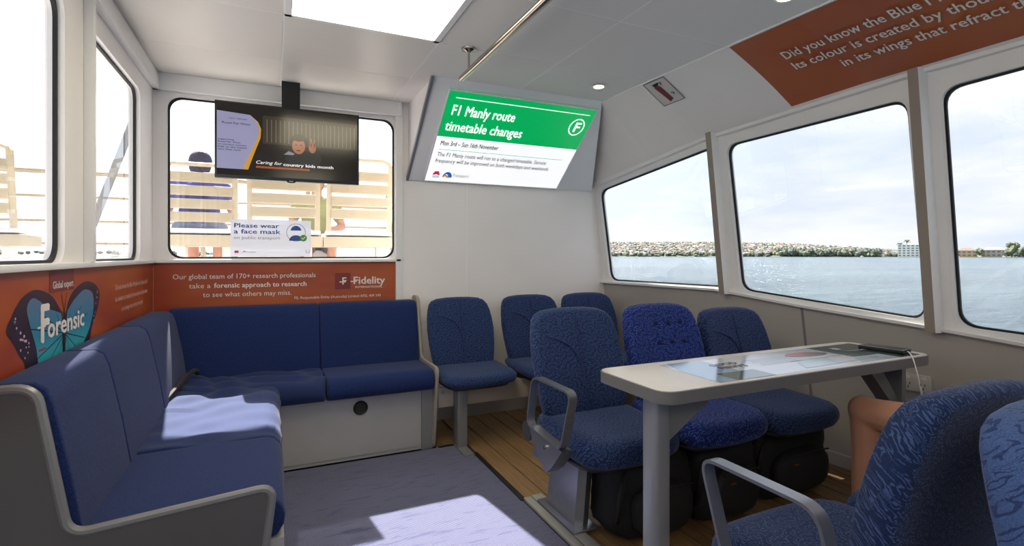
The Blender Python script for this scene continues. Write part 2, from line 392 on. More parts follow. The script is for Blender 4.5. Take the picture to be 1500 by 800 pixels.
def water_mat():
    m = mat('harbour_water', (84, 118, 122), .18, spec=.5); t = m.node_tree; b = t.nodes['Principled BSDF']; NN = t.nodes.new; K = t.links.new
    tx = NN('ShaderNodeTexCoord'); mpp = NN('ShaderNodeMapping'); mpp.inputs['Rotation'].default_value = (0, 0, -HEAD); mpp.inputs['Scale'].default_value = (.35, 1, 1); K(tx.outputs['Object'], mpp.inputs[0])
    n = NN('ShaderNodeTexNoise'); n.inputs['Scale'].default_value = .22; n.inputs['Detail'].default_value = 9; n.inputs['Roughness'].default_value = .68; K(mpp.outputs[0], n.inputs['Vector'])
    bp = NN('ShaderNodeBump'); bp.inputs['Strength'].default_value = 1; bp.inputs['Distance'].default_value = 3.6; K(n.outputs['Fac'], bp.inputs['Height']); K(bp.outputs[0], b.inputs['Normal'])
    n2 = NN('ShaderNodeTexNoise'); n2.inputs['Scale'].default_value = .03; n2.inputs['Detail'].default_value = 5; K(mpp.outputs[0], n2.inputs['Vector'])
    rg = NN('ShaderNodeValToRGB'); rg.color_ramp.elements[0].color = sr(52, 78, 92); rg.color_ramp.elements[1].color = sr(84, 108, 116); rg.color_ramp.elements[0].position = .35; rg.color_ramp.elements[1].position = .65
    K(n2.outputs['Fac'], rg.inputs[0]); K(rg.outputs[0], b.inputs['Base Color']); return m
M_WATER = water_mat()

# ------------------------------------------------------------------ lettering on a board
def text_verts(body, bold, shear):
    cu = bpy.data.curves.new('t', 'FONT'); cu.body = body; cu.size = 1; cu.offset = bold; cu.shear = shear; cu.resolution_u = 2
    o = bpy.data.objects.new('t', cu); C.objects.link(o); dg = bpy.context.evaluated_depsgraph_get()
    me = bpy.data.meshes.new_from_object(o.evaluated_get(dg)); vs = [v.co.copy() for v in me.vertices]; fs = [tuple(p.vertices) for p in me.polygons]
    bpy.data.objects.remove(o); bpy.data.curves.remove(cu); bpy.data.meshes.remove(me); return vs, fs
def text(mb, body, fn, x, y, cap, width=None, fit=None, bold=0.0, shear=0, align='L'):
    """lettering: baseline start (x,y) on the board, cap height, width of body (or of its opening words fit)"""
    vs, fs = text_verts(body, 0, shear)
    hv, _ = text_verts('H', 0, 0); ch = max(v.y for v in hv)
    sy = cap/ch
    if fit: fv, _ = text_verts(fit, 0, shear); sx = width/max(v.x for v in fv)
    elif width: sx = width/(max(v.x for v in vs)-min(v.x for v in vs))
    else: sx = sy
    w_ = max(v.x for v in vs)*sx
    x0 = x-(w_ if align == 'R' else w_/2 if align == 'C' else 0)
    mb.mark(); mb.add([fn(x0+v.x*sx, y+v.y*sy) for v in vs], fs)
    if bold:                       # heavier stroke: the same glyphs struck again, each a hair further out
        o_, r_, u_ = (Vector(fn(x0+a, y+b_)) for a, b_ in ((0, 0), (.01, 0), (0, .01)))
        nn = (r_-o_).cross(u_-o_).normalized()
        for i, (k, l) in enumerate(((.5, 0), (1, 0), (.25, .5), (.75, -.5))):
            mb.add([Vector(fn(x0+(v.x+k*bold*1.3)*sx, y+(v.y+l*bold)*sy))+nn*.00012*(i+1) for v in vs], fs)
def flat(mb, poly, fn): mb.mark(); mb.add([fn(a, b) for a, b in poly], [tuple(range(len(poly)))])
def rect(mb, x0, x1, y0, y1, fn): flat(mb, [(x0, y0), (x1, y0), (x1, y1), (x0, y1)], fn)

# ------------------------------------------------------------------ room shell
CEIL = 2.18; YF = 3.49; XL = -.612; YB = -2.2
XB = [(3.6, 2.428), (3.49, 2.444), (2.455, 2.603), (1.344, 2.705), (1.0, 2.725), (-3, 2.74)]
HD = [(3.6, 1.69), (3.49, 1.70), (2.455, 1.884), (1.344, 1.955), (0, 1.97), (-3, 1.97)]
SL = [(3.6, .935), (3.49, .93), (2.43, .925), (1.886, .865), (1.344, .82), (1.0, .788), (0, .74), (-3, .74)]
def wallx(y, z): return interp(XB, y)+(.16*(.9-z) if z < .9 else -.115*(z-.9))

fl = MB(); fl.box(-.9, 3.0, YB, YF+.05, -.06, -.012); fl.build('floor', M_BLACK, kind='structure')
# planks
k = 0; x = 1.075
PW = .118
planks = bpy.data.objects.new('plank_flooring', None); C.objects.link(planks); planks['kind'] = 'structure'
pm = MB(); pm.box(.003, PW-.004, 0, YF-YB, -.012, 0); pmesh = pm.mesh('plank', M_WOOD, smooth=False)
xs = [1.075+i*PW for i in range(16)]+[.84]
for x in xs:
    o = bpy.data.objects.new('plank', pmesh); C.objects.link(o); o.parent = planks
    o.location = (x, YB, 0)
    if x < 1: o.location = (.885, 2.97, 0); o.scale = (1.6, .52/(YF-YB), 1)
cp = MB(); cp.box(-.6, 1.06, YB, 2.97, -.012, .004); cp.build('floor_carpet', M_CARPET, kind='structure', smooth=False)
es = MB(); es.box(1.052, 1.078, 2.16, 2.80, -.01, .010, .003); es.box(.9, 1.06, 2.962, 2.985, -.01, .007)
es.build('trim_1', M_BLACK, kind='structure')

# hole panels: plate in (u,v) with holes, extruded
def plate(outer, holes, fn, t, name, m, parent=None, kind='structure'):
    pts = []; edges = []; 
    for loop in [outer]+holes:
        o = len(pts); pts += [Vector(p) for p in loop]; n = len(loop); edges += [(o+i, o+(i+1) % n) for i in range(n)]
    r = delaunay_2d_cdt(pts, edges, [], 1, 1e-6)
    vv, ff = r[0], r[2]
    def inside(p, poly):
        c_ = False; n = len(poly)
        for i in range(n):
            (x1, y1), (x2, y2) = poly[i], poly[(i+1) % n]
            if (y1 > p[1]) != (y2 > p[1]) and p[0] < (x2-x1)*(p[1]-y1)/(y2-y1)+x1: c_ = not c_
        return c_
    ff = [f for f in ff if not any(inside((sum(vv[i].x for i in f)/len(f), sum(vv[i].y for i in f)/len(f)), h) for h in holes)]
    mb = MB(); mb.add([fn(p.x, p.y, 0) for p in vv], ff); mb.add([fn(p.x, p.y, t) for p in vv], [f[::-1] for f in ff])
    for loop in [outer]+holes:
        n = len(loop); mb.add([fn(a, b_, 0) for a, b_ in loop]+[fn(a, b_, t) for a, b_ in loop], [(i, (i+1) % n, n+(i+1) % n, n+i) for i in range(n)])
    return mb.build(name, m, parent, kind=kind, smooth=True, ang=25)
def gasket_glass(idx, loop, fn, d):
    """window_<idx>: glass pane, black gasket round it"""
    g = MB(); n = len(loop)
    ca = sum(p[0] for p in loop)/n; cb = sum(p[1] for p in loop)/n
    g.add([fn(a, b_, d) for a, b_ in loop]+[fn(ca, cb, d)], [(i, (i+1) % n, n) for i in range(n)])
    o = g.build('window_%d' % idx, M_GLASS, kind='structure', smooth=False)
    q = MB()
    inn = [(ca+(a-ca)*(1-.010/max(.05, abs(ca-min(p[0] for p in loop)))), cb+(b_-cb)*(1-.010/max(.05, abs(cb-min(p[1] for p in loop))))) for a, b_ in loop]
    vs = [fn(a, b_, d-.012) for a, b_ in loop]+[fn(a, b_, d-.012) for a, b_ in inn]+[fn(a, b_, d-.001) for a, b_ in inn]+[fn(a, b_, d-.001) for a, b_ in loop]
    q.add(vs, [(i+k*n, (i+1) % n+k*n, ((i+1) % n+(k+1)*n) % (4*n), (i+(k+1)*n) % (4*n)) for k in range(4) for i in range(n)])
    q.build('gasket', M_BLACK, o); return o

# front bulkhead, with one window
ffn = lambda a, b_, t: (a, YF+t, b_)
fhole = rrect(-.543, .748, 1.130, 2.062, .07)
plate([(-.66, -.05), (2.60, -.05), (2.455, .9), (2.37, 1.68), (2.29, 2.3), (-.66, 2.3)], [fhole], ffn, .05, 'wall_front', M_WALL)
gasket_glass(1, fhole, ffn, .03)
m_ = MB(); m_.box(1.258, 1.268, YF-.004, YF, .1, 1.67); m_.build('trim_2', M_LINE, kind='structure')
m_ = MB(); m_.box(XL, .79, YF-.035, YF, 2.085, CEIL, .004); m_.build('trim_3', M_WHITE, kind='structure', label='white lintel over the front window')
m_ = MB(); m_.box(.752, .800, YF-.022, YF, .85, CEIL, .004); m_.build('trim_4', M_WHITE, kind='structure')
m_ = MB(); m_.box(.79, 2.5, YF-.018, YF, 0, .10); m_.build('baseboard_front', M_GREYP, kind='structure')
m_ = MB(); m_.tube([(.9, YF-.025, .115), (2.5, YF-.025, .115)], .008); m_.build('trim_5', M_BLACK, kind='structure')

# left wall
lfn = lambda a, b_, t: (XL-t, a, b_)
h1 = rrect(.95, 2.133, 1.125, 1.985, .06); h2 = rrect(2.395, 3.188, 1.125, 1.995, .06); h3 = rrect(-.6, .72, 1.125, 1.985, .06)
plate([(YB, -.05), (YF, -.05), (YF, 2.3), (YB, 2.3)], [h1, h2, h3], lfn, .05, 'wall_left', M_WALL)
gasket_glass(2, h1, lfn, .03); gasket_glass(3, h2, lfn, .03); gasket_glass(4, h3, lfn, .03)
m_ = MB(); m_.box(XL, XL+.035, YB, YF, 2.085, CEIL-.012, .004); m_.build('trim_6', M_WHITE, kind='structure')
m_ = MB(); m_.box(XL, XL+.022, YB, YF, CEIL-.010, CEIL); m_.build('trim_7', M_WHITE, kind='structure')
m_ = MB(); m_.box(XL, XL+.03, 2.315, 2.345, 1.125, 2.085, .004); m_.build('trim_8', M_WHITE, kind='structure')
# sill ledges
m_ = MB(); m_.box(XL, XL+.022, YB, YF, 1.106, 1.126, .004); m_.build('trim_9', M_WHITE, kind='structure', label='white sill ledge on the left wall')
m_ = MB(); m_.box(XL, .79, YF-.022, YF, 1.106, 1.126, .004); m_.build('trim_10', M_WHITE, kind='structure')

# right wall: lower panel
m_ = MB(); ys = [YF, 2.98, 2.455, 1.92, 1.905, 1.344, 1.0, .3, -.5, -1.3, YB]
for i in range(len(ys)-1):
    a, b_ = ys[i], ys[i+1]
    mi = 1 if (a, b_) == (1.92, 1.905) else 0
    for z0, z1 in ((0, .45), (.45, None)):
        A = z1 if z1 else interp(SL, a); B = z1 if z1 else interp(SL, b_)
        m_.add([(wallx(a, z0), a, z0), (wallx(b_, z0), b_, z0), (wallx(b_, B), b_, B), (wallx(a, A), a, A)], [(0,1,2,3)], mi)
        m_.add([(wallx(a, z0)+.05, a, z0), (wallx(b_, z0)+.05, b_, z0), (wallx(b_, B)+.05, b_, B), (wallx(a, A)+.05, a, A)], [(3,2,1,0)], 0)
m_.build('wall_right', [M_GREYP, M_EDGE], kind='structure', ang=20, recalc=False)
m_ = MB(); 
for i in range(len(ys)-1):
    a, b_ = ys[i], ys[i+1]
    m_.add([(wallx(a, 0)-.012, a, 0), (wallx(b_, 0)-.012, b_, 0), (wallx(b_, .07)-.012, b_, .07), (wallx(a, .07)-.012, a, .07), (wallx(b_, .075), b_, .075), (wallx(a, .075), a, .075)], [(0,1,2,3), (3,2,4,5)])
m_.build('baseboard_right', M_GREYP, kind='structure', ang=20)
# right wall: window frames per bay
rfn = lambda a, b_, t: (wallx(a, b_)+t, a, b_)
posts = [YF, 2.375, 1.300, .15, -1.0, YB]
wh = [[(3.415, .948), (3.438, 1.668), (2.40, 1.838), (2.40, .945)],
      [(2.284, .936), (2.304, 1.825), (1.358, 1.860), (1.341, .850)],
      [(1.225, .839), (1.232, 1.868), (.24, 1.90), (.22, .79)],
      [(.08, .785), (.08, 1.90), (-.92, 1.90), (-.92, .785)],
      [(-1.08, .785), (-1.08, 1.90), (-2.1, 1.90), (-2.1, .785)]]
for i, hq in enumerate(wh):
    a, b_ = posts[i], posts[i+1]
    loop = [(p.x, p.y) for p in rpath([(q[0], q[1], 0) for q in hq], .07, 6)]
    plate([(a, interp(SL, a)), (a, interp(HD, a)+.05), (b_, interp(HD, b_)+.05), (b_, interp(SL, b_))], [loop], rfn, .05, 'wall_right_window_band' if 0 else 'wall_right', M_WHITE)
    gasket_glass(5+i, loop, rfn, .03)
for i, y in enumerate(posts[1:-1]):          # ribs between the bays
    m_ = MB(); z0, z1 = interp(SL, y)-.012, interp(HD, y)+.02
    def pv(yy, dx, z): return (wallx(yy, z)-dx, yy, z)
    vs = []
    for z in (z0, z1): vs += [pv(y+.025, 0, z), pv(y+.022, .055, z), pv(y-.018, .055, z), pv(y-.022, .050, z), pv(y-.030, .012, z), pv(y-.075, -.002, z)]
    n = 6; m_.add(vs, [(k, (k+1) % n, n+(k+1) % n, n+k) for k in range(n)]+[tuple(range(n)), tuple(range(2*n-1, n-1, -1))])
    for q in (1,): m_.m[q] = 1  # inner face gets the darker tone that stands for its shade
    m_.build('trim_%d' % (11+i), [M_WHITE, M_POSTSHADE], kind='structure')
# sill and head rails
for nm, tab, dz0, dz1, dx in (('trim_20', SL, -.006, .014, .028), ('trim_21', HD, -.014, .03, .030)):
    m_ = MB(); yy = [YF, 2.98, 2.455, 1.886, 1.344, 1.0, .3, -.5, -1.3, YB]
    for a, b_ in zip(yy, yy[1:]):
        v = []
        for y in (a, b_):
            z = interp(tab, y); v += [(wallx(y, z+dz0)-.0, y, z+dz0), (wallx(y, z+dz0)-dx, y, z+dz0+.003), (wallx(y, z+dz1)-dx, y, z+dz1-.003), (wallx(y, z+dz1), y, z+dz1)]
        m_.add(v, [(0,1,5,4), (1,2,6,5), (2,3,7,6)])
    m_.build(nm, M_WHITE, kind='structure', ang=30)

# sloped panel above the right windows
def slope(y, s, off=0):
    xt = 2.0+.045*(2.875-y)/1.5; h = interp(HD, y); xb = interp(XB, y)-.115*(h-.9)-.02
    bl = .010*math.sin(PI*s)
    return (xt+(xb-xt)*s+bl-off*.6, y, CEIL+(h-CEIL)*s+bl*.8-off*.8)
m_ = MB(); yy = [YF, 3.2, 2.875, 2.455, 1.849, 1.344, 1.0, .5, 0, -.6, -1.3, YB]; K_ = 20
for a, b_ in zip(yy, yy[1:]):
    for k in range(K_):
        m_.add([slope(a, k/K_), slope(b_, k/K_), slope(b_, (k+1)/K_), slope(a, (k+1)/K_)], [(0,1,2,3)])
m_.build('wall_right_slope', M_WALL, kind='structure', ang=20, recalc=False)
m_ = MB(); m_.tube([slope(y, 0, .004) for y in yy[2:]], .006, 6); m_.build('trim_22', M_LINE, kind='structure')

# ceiling: backing slab, tiles with joints
m_ = MB(); m_.box(-.66, 2.2, YB, YF+.05, CEIL+.0012, CEIL+.05); m_.build('ceiling', M_LINE, kind='structure', smooth=False)
xcols = [XL+.0, .045, .73, 1.39, 2.0]
ylines = [YF-.0, 2.97, 2.41, 1.86, 1.31, .76, .21, -.34, -.89, -1.44, -2.0, YB]
tiles = bpy.data.objects.new('ceiling_tiling', None); C.objects.link(tiles); tiles['kind'] = 'structure'
lights = [(1, 2), (1, 3), (1, 7), (1, 8)]
for ci in range(4):
    for ri in range(len(ylines)-1):
        if (ci, ri) in lights: continue
        x0, x1, y1, y0 = xcols[ci], xcols[ci+1], ylines[ri], ylines[ri+1]
        g = .0045
        q = MB()
        if ci == 3:
            e0 = slope(y0, 0)[0]; e1 = slope(y1, 0)[0]
            q.add([(x0+g, y0+g, CEIL), (e0, y0+g, CEIL), (e1, y1-g, CEIL), (x0+g, y1-g, CEIL)]+[(x0+g, y0+g, CEIL+.0012), (e0, y0+g, CEIL+.0012), (e1, y1-g, CEIL+.0012), (x0+g, y1-g, CEIL+.0012)],
                  [(3,2,1,0), (0,1,5,4), (1,2,6,5), (2,3,7,6), (3,0,4,7)])
        else: q.box(x0+g, x1-g, y0+g, y1-g, CEIL, CEIL+.0012)
        q.build('tile', M_TILE if ci < 2 and ri < 3 else M_PERF, tiles, smooth=False)
def ceiling_light(y0, y1, lab):
    t_ = thing('ceiling_light', lab, 'ceiling light', (.39, (y0+y1)/2, CEIL), 'ceiling light panels')
    q = MB(); q.box(.075, .70, y0, y1, CEIL-.004, CEIL+.003); q.build('diffuser', M_GLOW, t_, smooth=False)
    q = MB()
    q.box(.048, .075, y0-.02, y1+.02, CEIL-.008, CEIL+.004); q.box(.70, .727, y0-.02, y1+.02, CEIL-.008, CEIL+.004)
    q.box(.048, .727, y0-.025, y0, CEIL-.008, CEIL+.004); q.box(.048, .727, y1, y1+.025, CEIL-.008, CEIL+.004)
    q.build('frame', M_WHITE, t_)
ceiling_light(1.33, 2.385, 'large glowing rectangular light panel in the ceiling above the carpet')
ceiling_light(-1.42, -.36, 'unseen glowing ceiling panel added in the back of the cabin for extra light')  # unseen panel added behind the camera to brighten the cabin
def downlight(x, y, lab):
    t_ = thing('downlight', lab, 'downlight', (x, y, CEIL), 'recessed downlights')
    q = MB(); q.lathe([(.047, CEIL-.006), (.030, CEIL-.003), (.030, CEIL)], (x, y, 0), 24); q.build('trim_ring', M_WHITE, t_)
    q = MB(); q.lathe([(.030, CEIL-.0075), (.030, CEIL-.0035)], (x, y, 0), 24); q.build('lamp', M_SPOT, t_)
downlight(1.80, 2.62, 'round warm downlight near the end of the green screen')
downlight(1.85, 1.40, 'round warm downlight at the top edge above the orange ceiling poster')
downlight(1.85, .2, 'round warm downlight further back over the row of seats')
downlight(1.85, -1.0, 'round warm downlight at the back of the cabin')

# soffit housing with the screen
SY0, SZ0, SY1, SZ1 = 3.49, 1.672, 2.872, 2.18
SLn = math.hypot(SY0-SY1, SZ1-SZ0)
def soff(x, d, off=0):        # d: distance up the face from its lower edge
    k = d/SLn; return (x, SY0+(SY1-SY0)*k-off*(SZ1-SZ0)/SLn, SZ0+(SZ1-SZ0)*k-off*(SY0-SY1)/SLn)
xr0 = wallx(3.49, 1.672)-.03; xr1 = 2.0
hs = thing('screen_housing', 'grey slanted housing across the bulkhead framing the green route screen', 'screen housing', (.838, 3.49, 1.672))
q = MB(); q.add([soff(.838, 0), soff(xr0, 0), soff(xr1+.0, SLn), soff(.838, SLn), (xr0, YF-.001, SZ0)], [(0,1,2,3)])
q.add([soff(.838, 0, .012), soff(xr0, 0, .012), soff(xr1, SLn, .0), soff(.838, SLn, .0)], [(0,1,2,3)])
q.build('face', M_SOFF, hs, smooth=False)
q = MB(); q.add([(.842, YF-.001, SZ0), (.842, YF-.001, CEIL), (.842, SY1, CEIL), (.846, YF-.001, SZ0), (.846, YF-.001, CEIL), (.846, SY1, CEIL)], [(0,1,2), (5,4,3), (0,2,5,3)]); q.build('side_panel', M_WALL, hs, smooth=False)
q = MB(); q.add([soff(.826, -.004, .014), soff(.842, -.004, .014), soff(.842, SLn, .014), soff(.826, SLn, .014), soff(.826, -.004, -.012), soff(.842, -.004, -.012), soff(.842, SLn, -.012), soff(.826, SLn, -.012)], [(0,1,2,3), (7,6,5,4), (0,4,5,1), (1,5,6,2), (3,2,6,7), (0,3,7,4)]); q.build('edge_strip', M_EDGE, hs, smooth=False)

# screen
rs = thing('route_screen', 'lit display reading F1 Manly route timetable changes on green and white', 'screen', soff(.95, 0))
SX0, SX1, D0, D1 = .950, 1.990, .012, .735
M_GRN = mat('screen_green', (0, 168, 88), .3, emis=.62); M_WHT = mat('screen_white', (250, 250, 252), .3, emis=.62)
M_GRN2 = mat('screen_green_line', (70, 180, 130), .3, emis=.5); M_SW = mat('screen_white_letter', (255, 255, 255), .3, emis=.7); M_SB = mat('screen_black_letter', (8, 8, 10), .3)
f0 = lambda o: (lambda x, d: soff(x, d, o))
split = .735*.535
q = MB(); rect(q, SX0, SX1, D0, D1, f0(.006)); q.v  # backing
q = MB(); q.add([soff(SX0, split, .014), soff(SX1, split, .014), soff(SX1, D1, .014), soff(SX0, D1, .014)], [(0,1,2,3)]); q.build('green_field', M_GRN, rs, smooth=False, recalc=False)
q = MB(); q.add([soff(SX0, D0, .014), soff(SX1, D0, .014), soff(SX1, split, .014), soff(SX0, split, .014)], [(0,1,2,3)]); q.build('white_field', M_WHT, rs, smooth=False, recalc=False)
q = MB()
for a in ((SX0-.008, SX0, D0-.008, D1+.008), (SX1, SX1+.008, D0-.008, D1+.008), (SX0, SX1, D0-.008, D0), (SX0, SX1, D1, D1+.008)):
    vs = [soff(x, d, o) for o in (.010, .019) for x, d in ((a[0], a[2]), (a[1], a[2]), (a[1], a[3]), (a[0], a[3]))]
    q.add(vs, [(4,5,6,7), (0,1,5,4), (1,2,6,5), (2,3,7,6), (3,0,4,7)])
q.build('bezel', M_SOFF, rs, smooth=False)
fs_ = f0(.0155)
q = MB(); rect(q, SX0+.05, SX1-.035, .686, .691, fs_)
text(q, 'F1 Manly route', fs_, .995, .565, .072, width=.425, bold=.022)
text(q, 'timetable changes', fs_, .985, .445, .072, width=.535, bold=.022)
text(q, 'F', fs_, 1.898, .545, .075, bold=.03, align='C')
q.mark(); ring = [(math.cos(a)*.058, math.sin(a)*.070) for a in [2*PI*i/28 for i in range(28)]]
q.add([fs_(1.898+a, .583+b_) for a, b_ in ring]+[fs_(1.898+a*.86, .583+b_*.88) for a, b_ in ring], [(i, (i+1) % 28, 28+(i+1) % 28, 28+i) for i in range(28)])
q.build('white_lettering', M_SW, rs, smooth=False)
q = MB(); text(q, 'Mon 3rd \u2013 Sun 16th November', fs_, .985, .325, .036, width=.405, bold=.022)
text(q, 'The F1 Manly route will run to a changed timetable. Service', fs_, .985, .232, .034, width=.815, bold=.004)
text(q, 'frequency will be improved on both weekdays and weekends.', fs_, .985, .178, .034, width=.865, bold=.004)
q.build('black_lettering', M_SB, rs, smooth=False)
q = MB(); rect(q, .985, 1.91, .288, .292, fs_); q.build('green_rule', M_GRN2, rs, smooth=False)
q = MB(); text(q, 'Transport', fs_, 1.135, .058, .030, width=.12); q.build('grey_lettering', mat('screen_grey', (120, 125, 135), .4), rs, smooth=False)
q = MB()
for a, b_ in ((0, 0), (.016, .006), (.032, 0), (.008, .015), (.024, .017)): flat(q, [(1.003+a+.010*math.cos(2*PI*i/10), .075+b_+.010*math.sin(2*PI*i/10)) for i in range(10)], fs_)
q.build('red_flower_emblem', mat('screen_red', (210, 30, 60), .4, emis=.4), rs, smooth=False)
q = MB(); text(q, 'NSW', fs_, .996, .040, .022, width=.046, bold=.03)
q.mark(); arc = [(1.10+.034*math.cos(a), .05+.05*math.sin(a)) for a in [PI*i/12 for i in range(13)]]+[(1.092+.016*math.cos(a), .048+.03*math.sin(a)) for a in [PI*(12-i)/12 for i in range(13)]]
q.add([fs_(*p) for p in arc], [(i, i+1, 24-i, 25-i) for i in range(12)]); q.build('blue_emblem', mat('screen_blue', (20, 110, 185), .4, emis=.4), rs, smooth=False)
q = MB(); flat(q, [(1.066, .047), (1.085, .058), (1.105, .044), (1.116, .05), (1.098, .070), (1.085, .073)], fs_); q.build('orange_emblem', mat('screen_orange', (235, 140, 30), .4, emis=.4), rs, smooth=False)

# ------------------------------------------------------------------ posters
ofn = lambda o: (lambda a, b_: (XL+.002+o, a, b_))
lp = thing('wall_poster', 'orange poster strip with blue butterfly and the word Forensic on left wall', 'poster', (XL, 2.4, .95))
q = MB(); q.box(XL+.0005, XL+.002, 1.0, YF-.004, .76, 1.106); q.build('poster_sheet', M_OR, lp, smooth=False)
def wing(pts, cx=2.20, cy=.94): return pts
q = MB()
def curve(pts, n=4):
    o = []; m = len(pts)
    for i in range(m):
        p0, p1, p2, p3 = (Vector(pts[(i+k-1) % m]) for k in range(4))
        for k in range(n):
            t = k/n; o.append(tuple(.5*((2*p1)+(-p0+p2)*t+(2*p0-5*p1+4*p2-p3)*t*t+(-p0+3*p1-3*p2+p3)*t**3)))
    return o
outer = curve([(2.105,.95),(2.089,.974),(2.033,1.017),(1.979,1.038),(1.894,1.052),(1.827,1.041),(1.785,1.022),(1.746,.99),(1.722,.967),(1.722,.949),(1.746,.929),(1.77,.907),(1.796,.88),(1.822,.857),(1.84,.81),(1.90,.775),(2.11,.77)])
outR = curve([(2.125,.94),(2.142,.975),(2.153,.996),(2.198,1.027),(2.284,1.051),(2.358,1.055),(2.438,1.041),(2.491,1.008),(2.481,.963),(2.438,.914),(2.397,.881),(2.377,.846),(2.30,.80),(2.12,.77)])
fn1 = ofn(.0006); flat(q, outer, fn1); flat(q, outR, fn1); q.build('dark_wing', mat('butterfly_dark', (42, 30, 48), .45), lp, smooth=False)
q = MB(); fn2 = ofn(.0009)
flat(q, curve([(1.838,1.003),(1.871,1.029),(1.917,1.020),(1.992,.989),(2.068,.971),(2.097,.952),(2.101,.84),(2.09,.78),(1.93,.785),(1.915,.83),(1.90,.886),(1.865,.944)], 3), fn2)
flat(q, curve([(2.14,.945),(2.165,.978),(2.231,1.007),(2.320,1.028),(2.407,1.007),(2.417,.949),(2.377,.890),(2.320,.850),(2.25,.81),(2.135,.78)], 3), fn2)
M_TEAL = mat('butterfly_teal', (40, 130, 150), .4); t = M_TEAL.node_tree
tx = t.nodes.new('ShaderNodeTexCoord'); sx_ = t.nodes.new('ShaderNodeSeparateXYZ'); t.links.new(tx.outputs['Object'], sx_.inputs[0])
mr_ = t.nodes.new('ShaderNodeMapRange'); mr_.inputs[1].default_value = -.17; mr_.inputs[2].default_value = .10; t.links.new(sx_.outputs['Z'], mr_.inputs[0])
cr = t.nodes.new('ShaderNodeValToRGB'); cr.color_ramp.elements[0].color = sr(60, 190, 200); cr.color_ramp.elements[1].color = sr(92, 110, 150); e = cr.color_ramp.elements.new(.5); e.color = sr(40, 130, 165)
t.links.new(mr_.outputs[0], cr.inputs[0]); t.links.new(cr.outputs[0], t.nodes['Principled BSDF'].inputs['Base Color'])
q.build('teal_wing', M_TEAL, lp, smooth=False)
q = MB(); fn3 = ofn(.0012)
for dx in (-1, 1):
    for ang, ln in ((20, .22), (42, .2), (65, .12), (-25, .2), (-50, .18), (-70, .17)):
        if dx > 0: ln *= .85
        a = math.radians(ang); x1, z1 = 2.117+dx*ln*1.3*math.cos(a), .90+ln*.62*math.sin(a)
        flat(q, [(2.117, .898), (x1, z1-.0015), (x1, z1+.0015), (2.117, .902)], fn3)
q.mark(); q.ell((XL+.003, 2.117, .90), (.0005, .012, .080), 10, 6)
flat(q, [(2.115, .97), (2.09, 1.03), (2.093, 1.03), (2.119, .97)], fn3); flat(q, [(2.115, .97), (2.14, 1.03), (2.143, 1.03), (2.119, .97)], fn3)
q.build('vein', mat('butterfly_vein', (28, 26, 38), .5), lp, smooth=False)
q = MB(); rnd = random.Random(3)
for i in range(26):
    if i < 17: k_ = rnd.random(); y = 1.745+.10*k_+rnd.uniform(-.01, .02); z = .985-.12*k_+rnd.uniform(-.015, .03)
    else: k_ = rnd.random(); y = 2.465-.05*k_; z = 1.01-.11*k_+rnd.uniform(-.01, .01)
    r_ = rnd.uniform(.0025, .0045); flat(q, [(y+r_*1.3*math.cos(2*PI*k/8), z+r_*math.sin(2*PI*k/8)) for k in range(8)], fn3)
q.build('white_spot', mat('butterfly_spot', (190, 160, 190), .5), lp, smooth=False)
q = MB(); rect(q, 1.998, 2.208, 1.036, 1.103, ofn(.0010)); q.build('dark_red_box', mat('dark_red', (120, 36, 40), .5), lp, smooth=False)
q = MB(); rect(q, 1.915, 1.969, .872, .878, fn3); q.build('red_dash', mat('red_dash_ink', (170, 40, 50), .5), lp, smooth=False)
q = MB(); fn4 = ofn(.0016)
text(q, 'F', fn4, 1.918, .897, .106, width=.055, bold=.05)
rect(q, 1.908, 1.966, .938, .944, fn4)
text(q, 'orensic', fn4, 1.975, .902, .060, width=.325, bold=.04)
text(q, 'Global expert', fn4, 2.018, 1.047, .022, width=.178, bold=.015)
q.build('lettering', M_LETW, lp, smooth=False)
q = MB()
for i, (s_, w_) in enumerate((('Did you know the Blue Morpho isn\u2019t blue at all?', .62), ('Its colour is created by thousands of diamonds', .62), ('in its wings that refract the light.', .42))):
    text(q, s_, fn4, 3.02, 1.001-i*.050, .022, width=w_, align='C')
q.v = [(p[0], p[1], p[2]) for p in q.v]
q.build('small_lettering', mat('small_print', (232, 196, 182), .6), lp, smooth=False)

gfn = lambda o: (lambda a, b_: (a, YF-.002-o, b_))
fp = thing('wall_poster', 'orange research company poster with white lettering below the front window', 'poster', (.09, YF, .97))
q = MB(); q.box(XL+.003, .785, YF-.002, YF-.0005, .82, 1.106); q.build('poster_sheet', M_OR, fp, smooth=False)
q = MB(); fn1 = gfn(.001)
text(q, 'Our global team of 170+ research professionals', fn1, -.135, 1.012, .028, width=.765, align='C')
text(q, 'take a', fn1, -.437, .958, .028, width=.108)
text(q, 'forensic approach to research', fn1, -.312, .958, .028, width=.505, bold=.03)
text(q, 'to see what others may miss.', fn1, -.130, .905, .028, width=.475, align='C')
text(q, 'FIL Responsible Entity (Australia) Limited AFSL 409 340', fn1, .655, .876, .016, width=.53, align='R')
text(q, 'Fidelity', fn1, .475, .963, .046, width=.20, bold=.035)
rect(q, .462, .50, .976, .983, fn1)
text(q, 'INTERNATIONAL', fn1, .49, .936, .012, width=.175, bold=.02)
text(q, 'F', fn1, .405, .962, .044, bold=.03); rect(q, .393, .432, .974, .981, fn1)
q.build('lettering', M_LETW, fp, smooth=False)
q = MB(); rect(q, .365, .462, .930, 1.035, gfn(.0005)); q.build('dark_red_box', MT['dark_red'], fp, smooth=False)

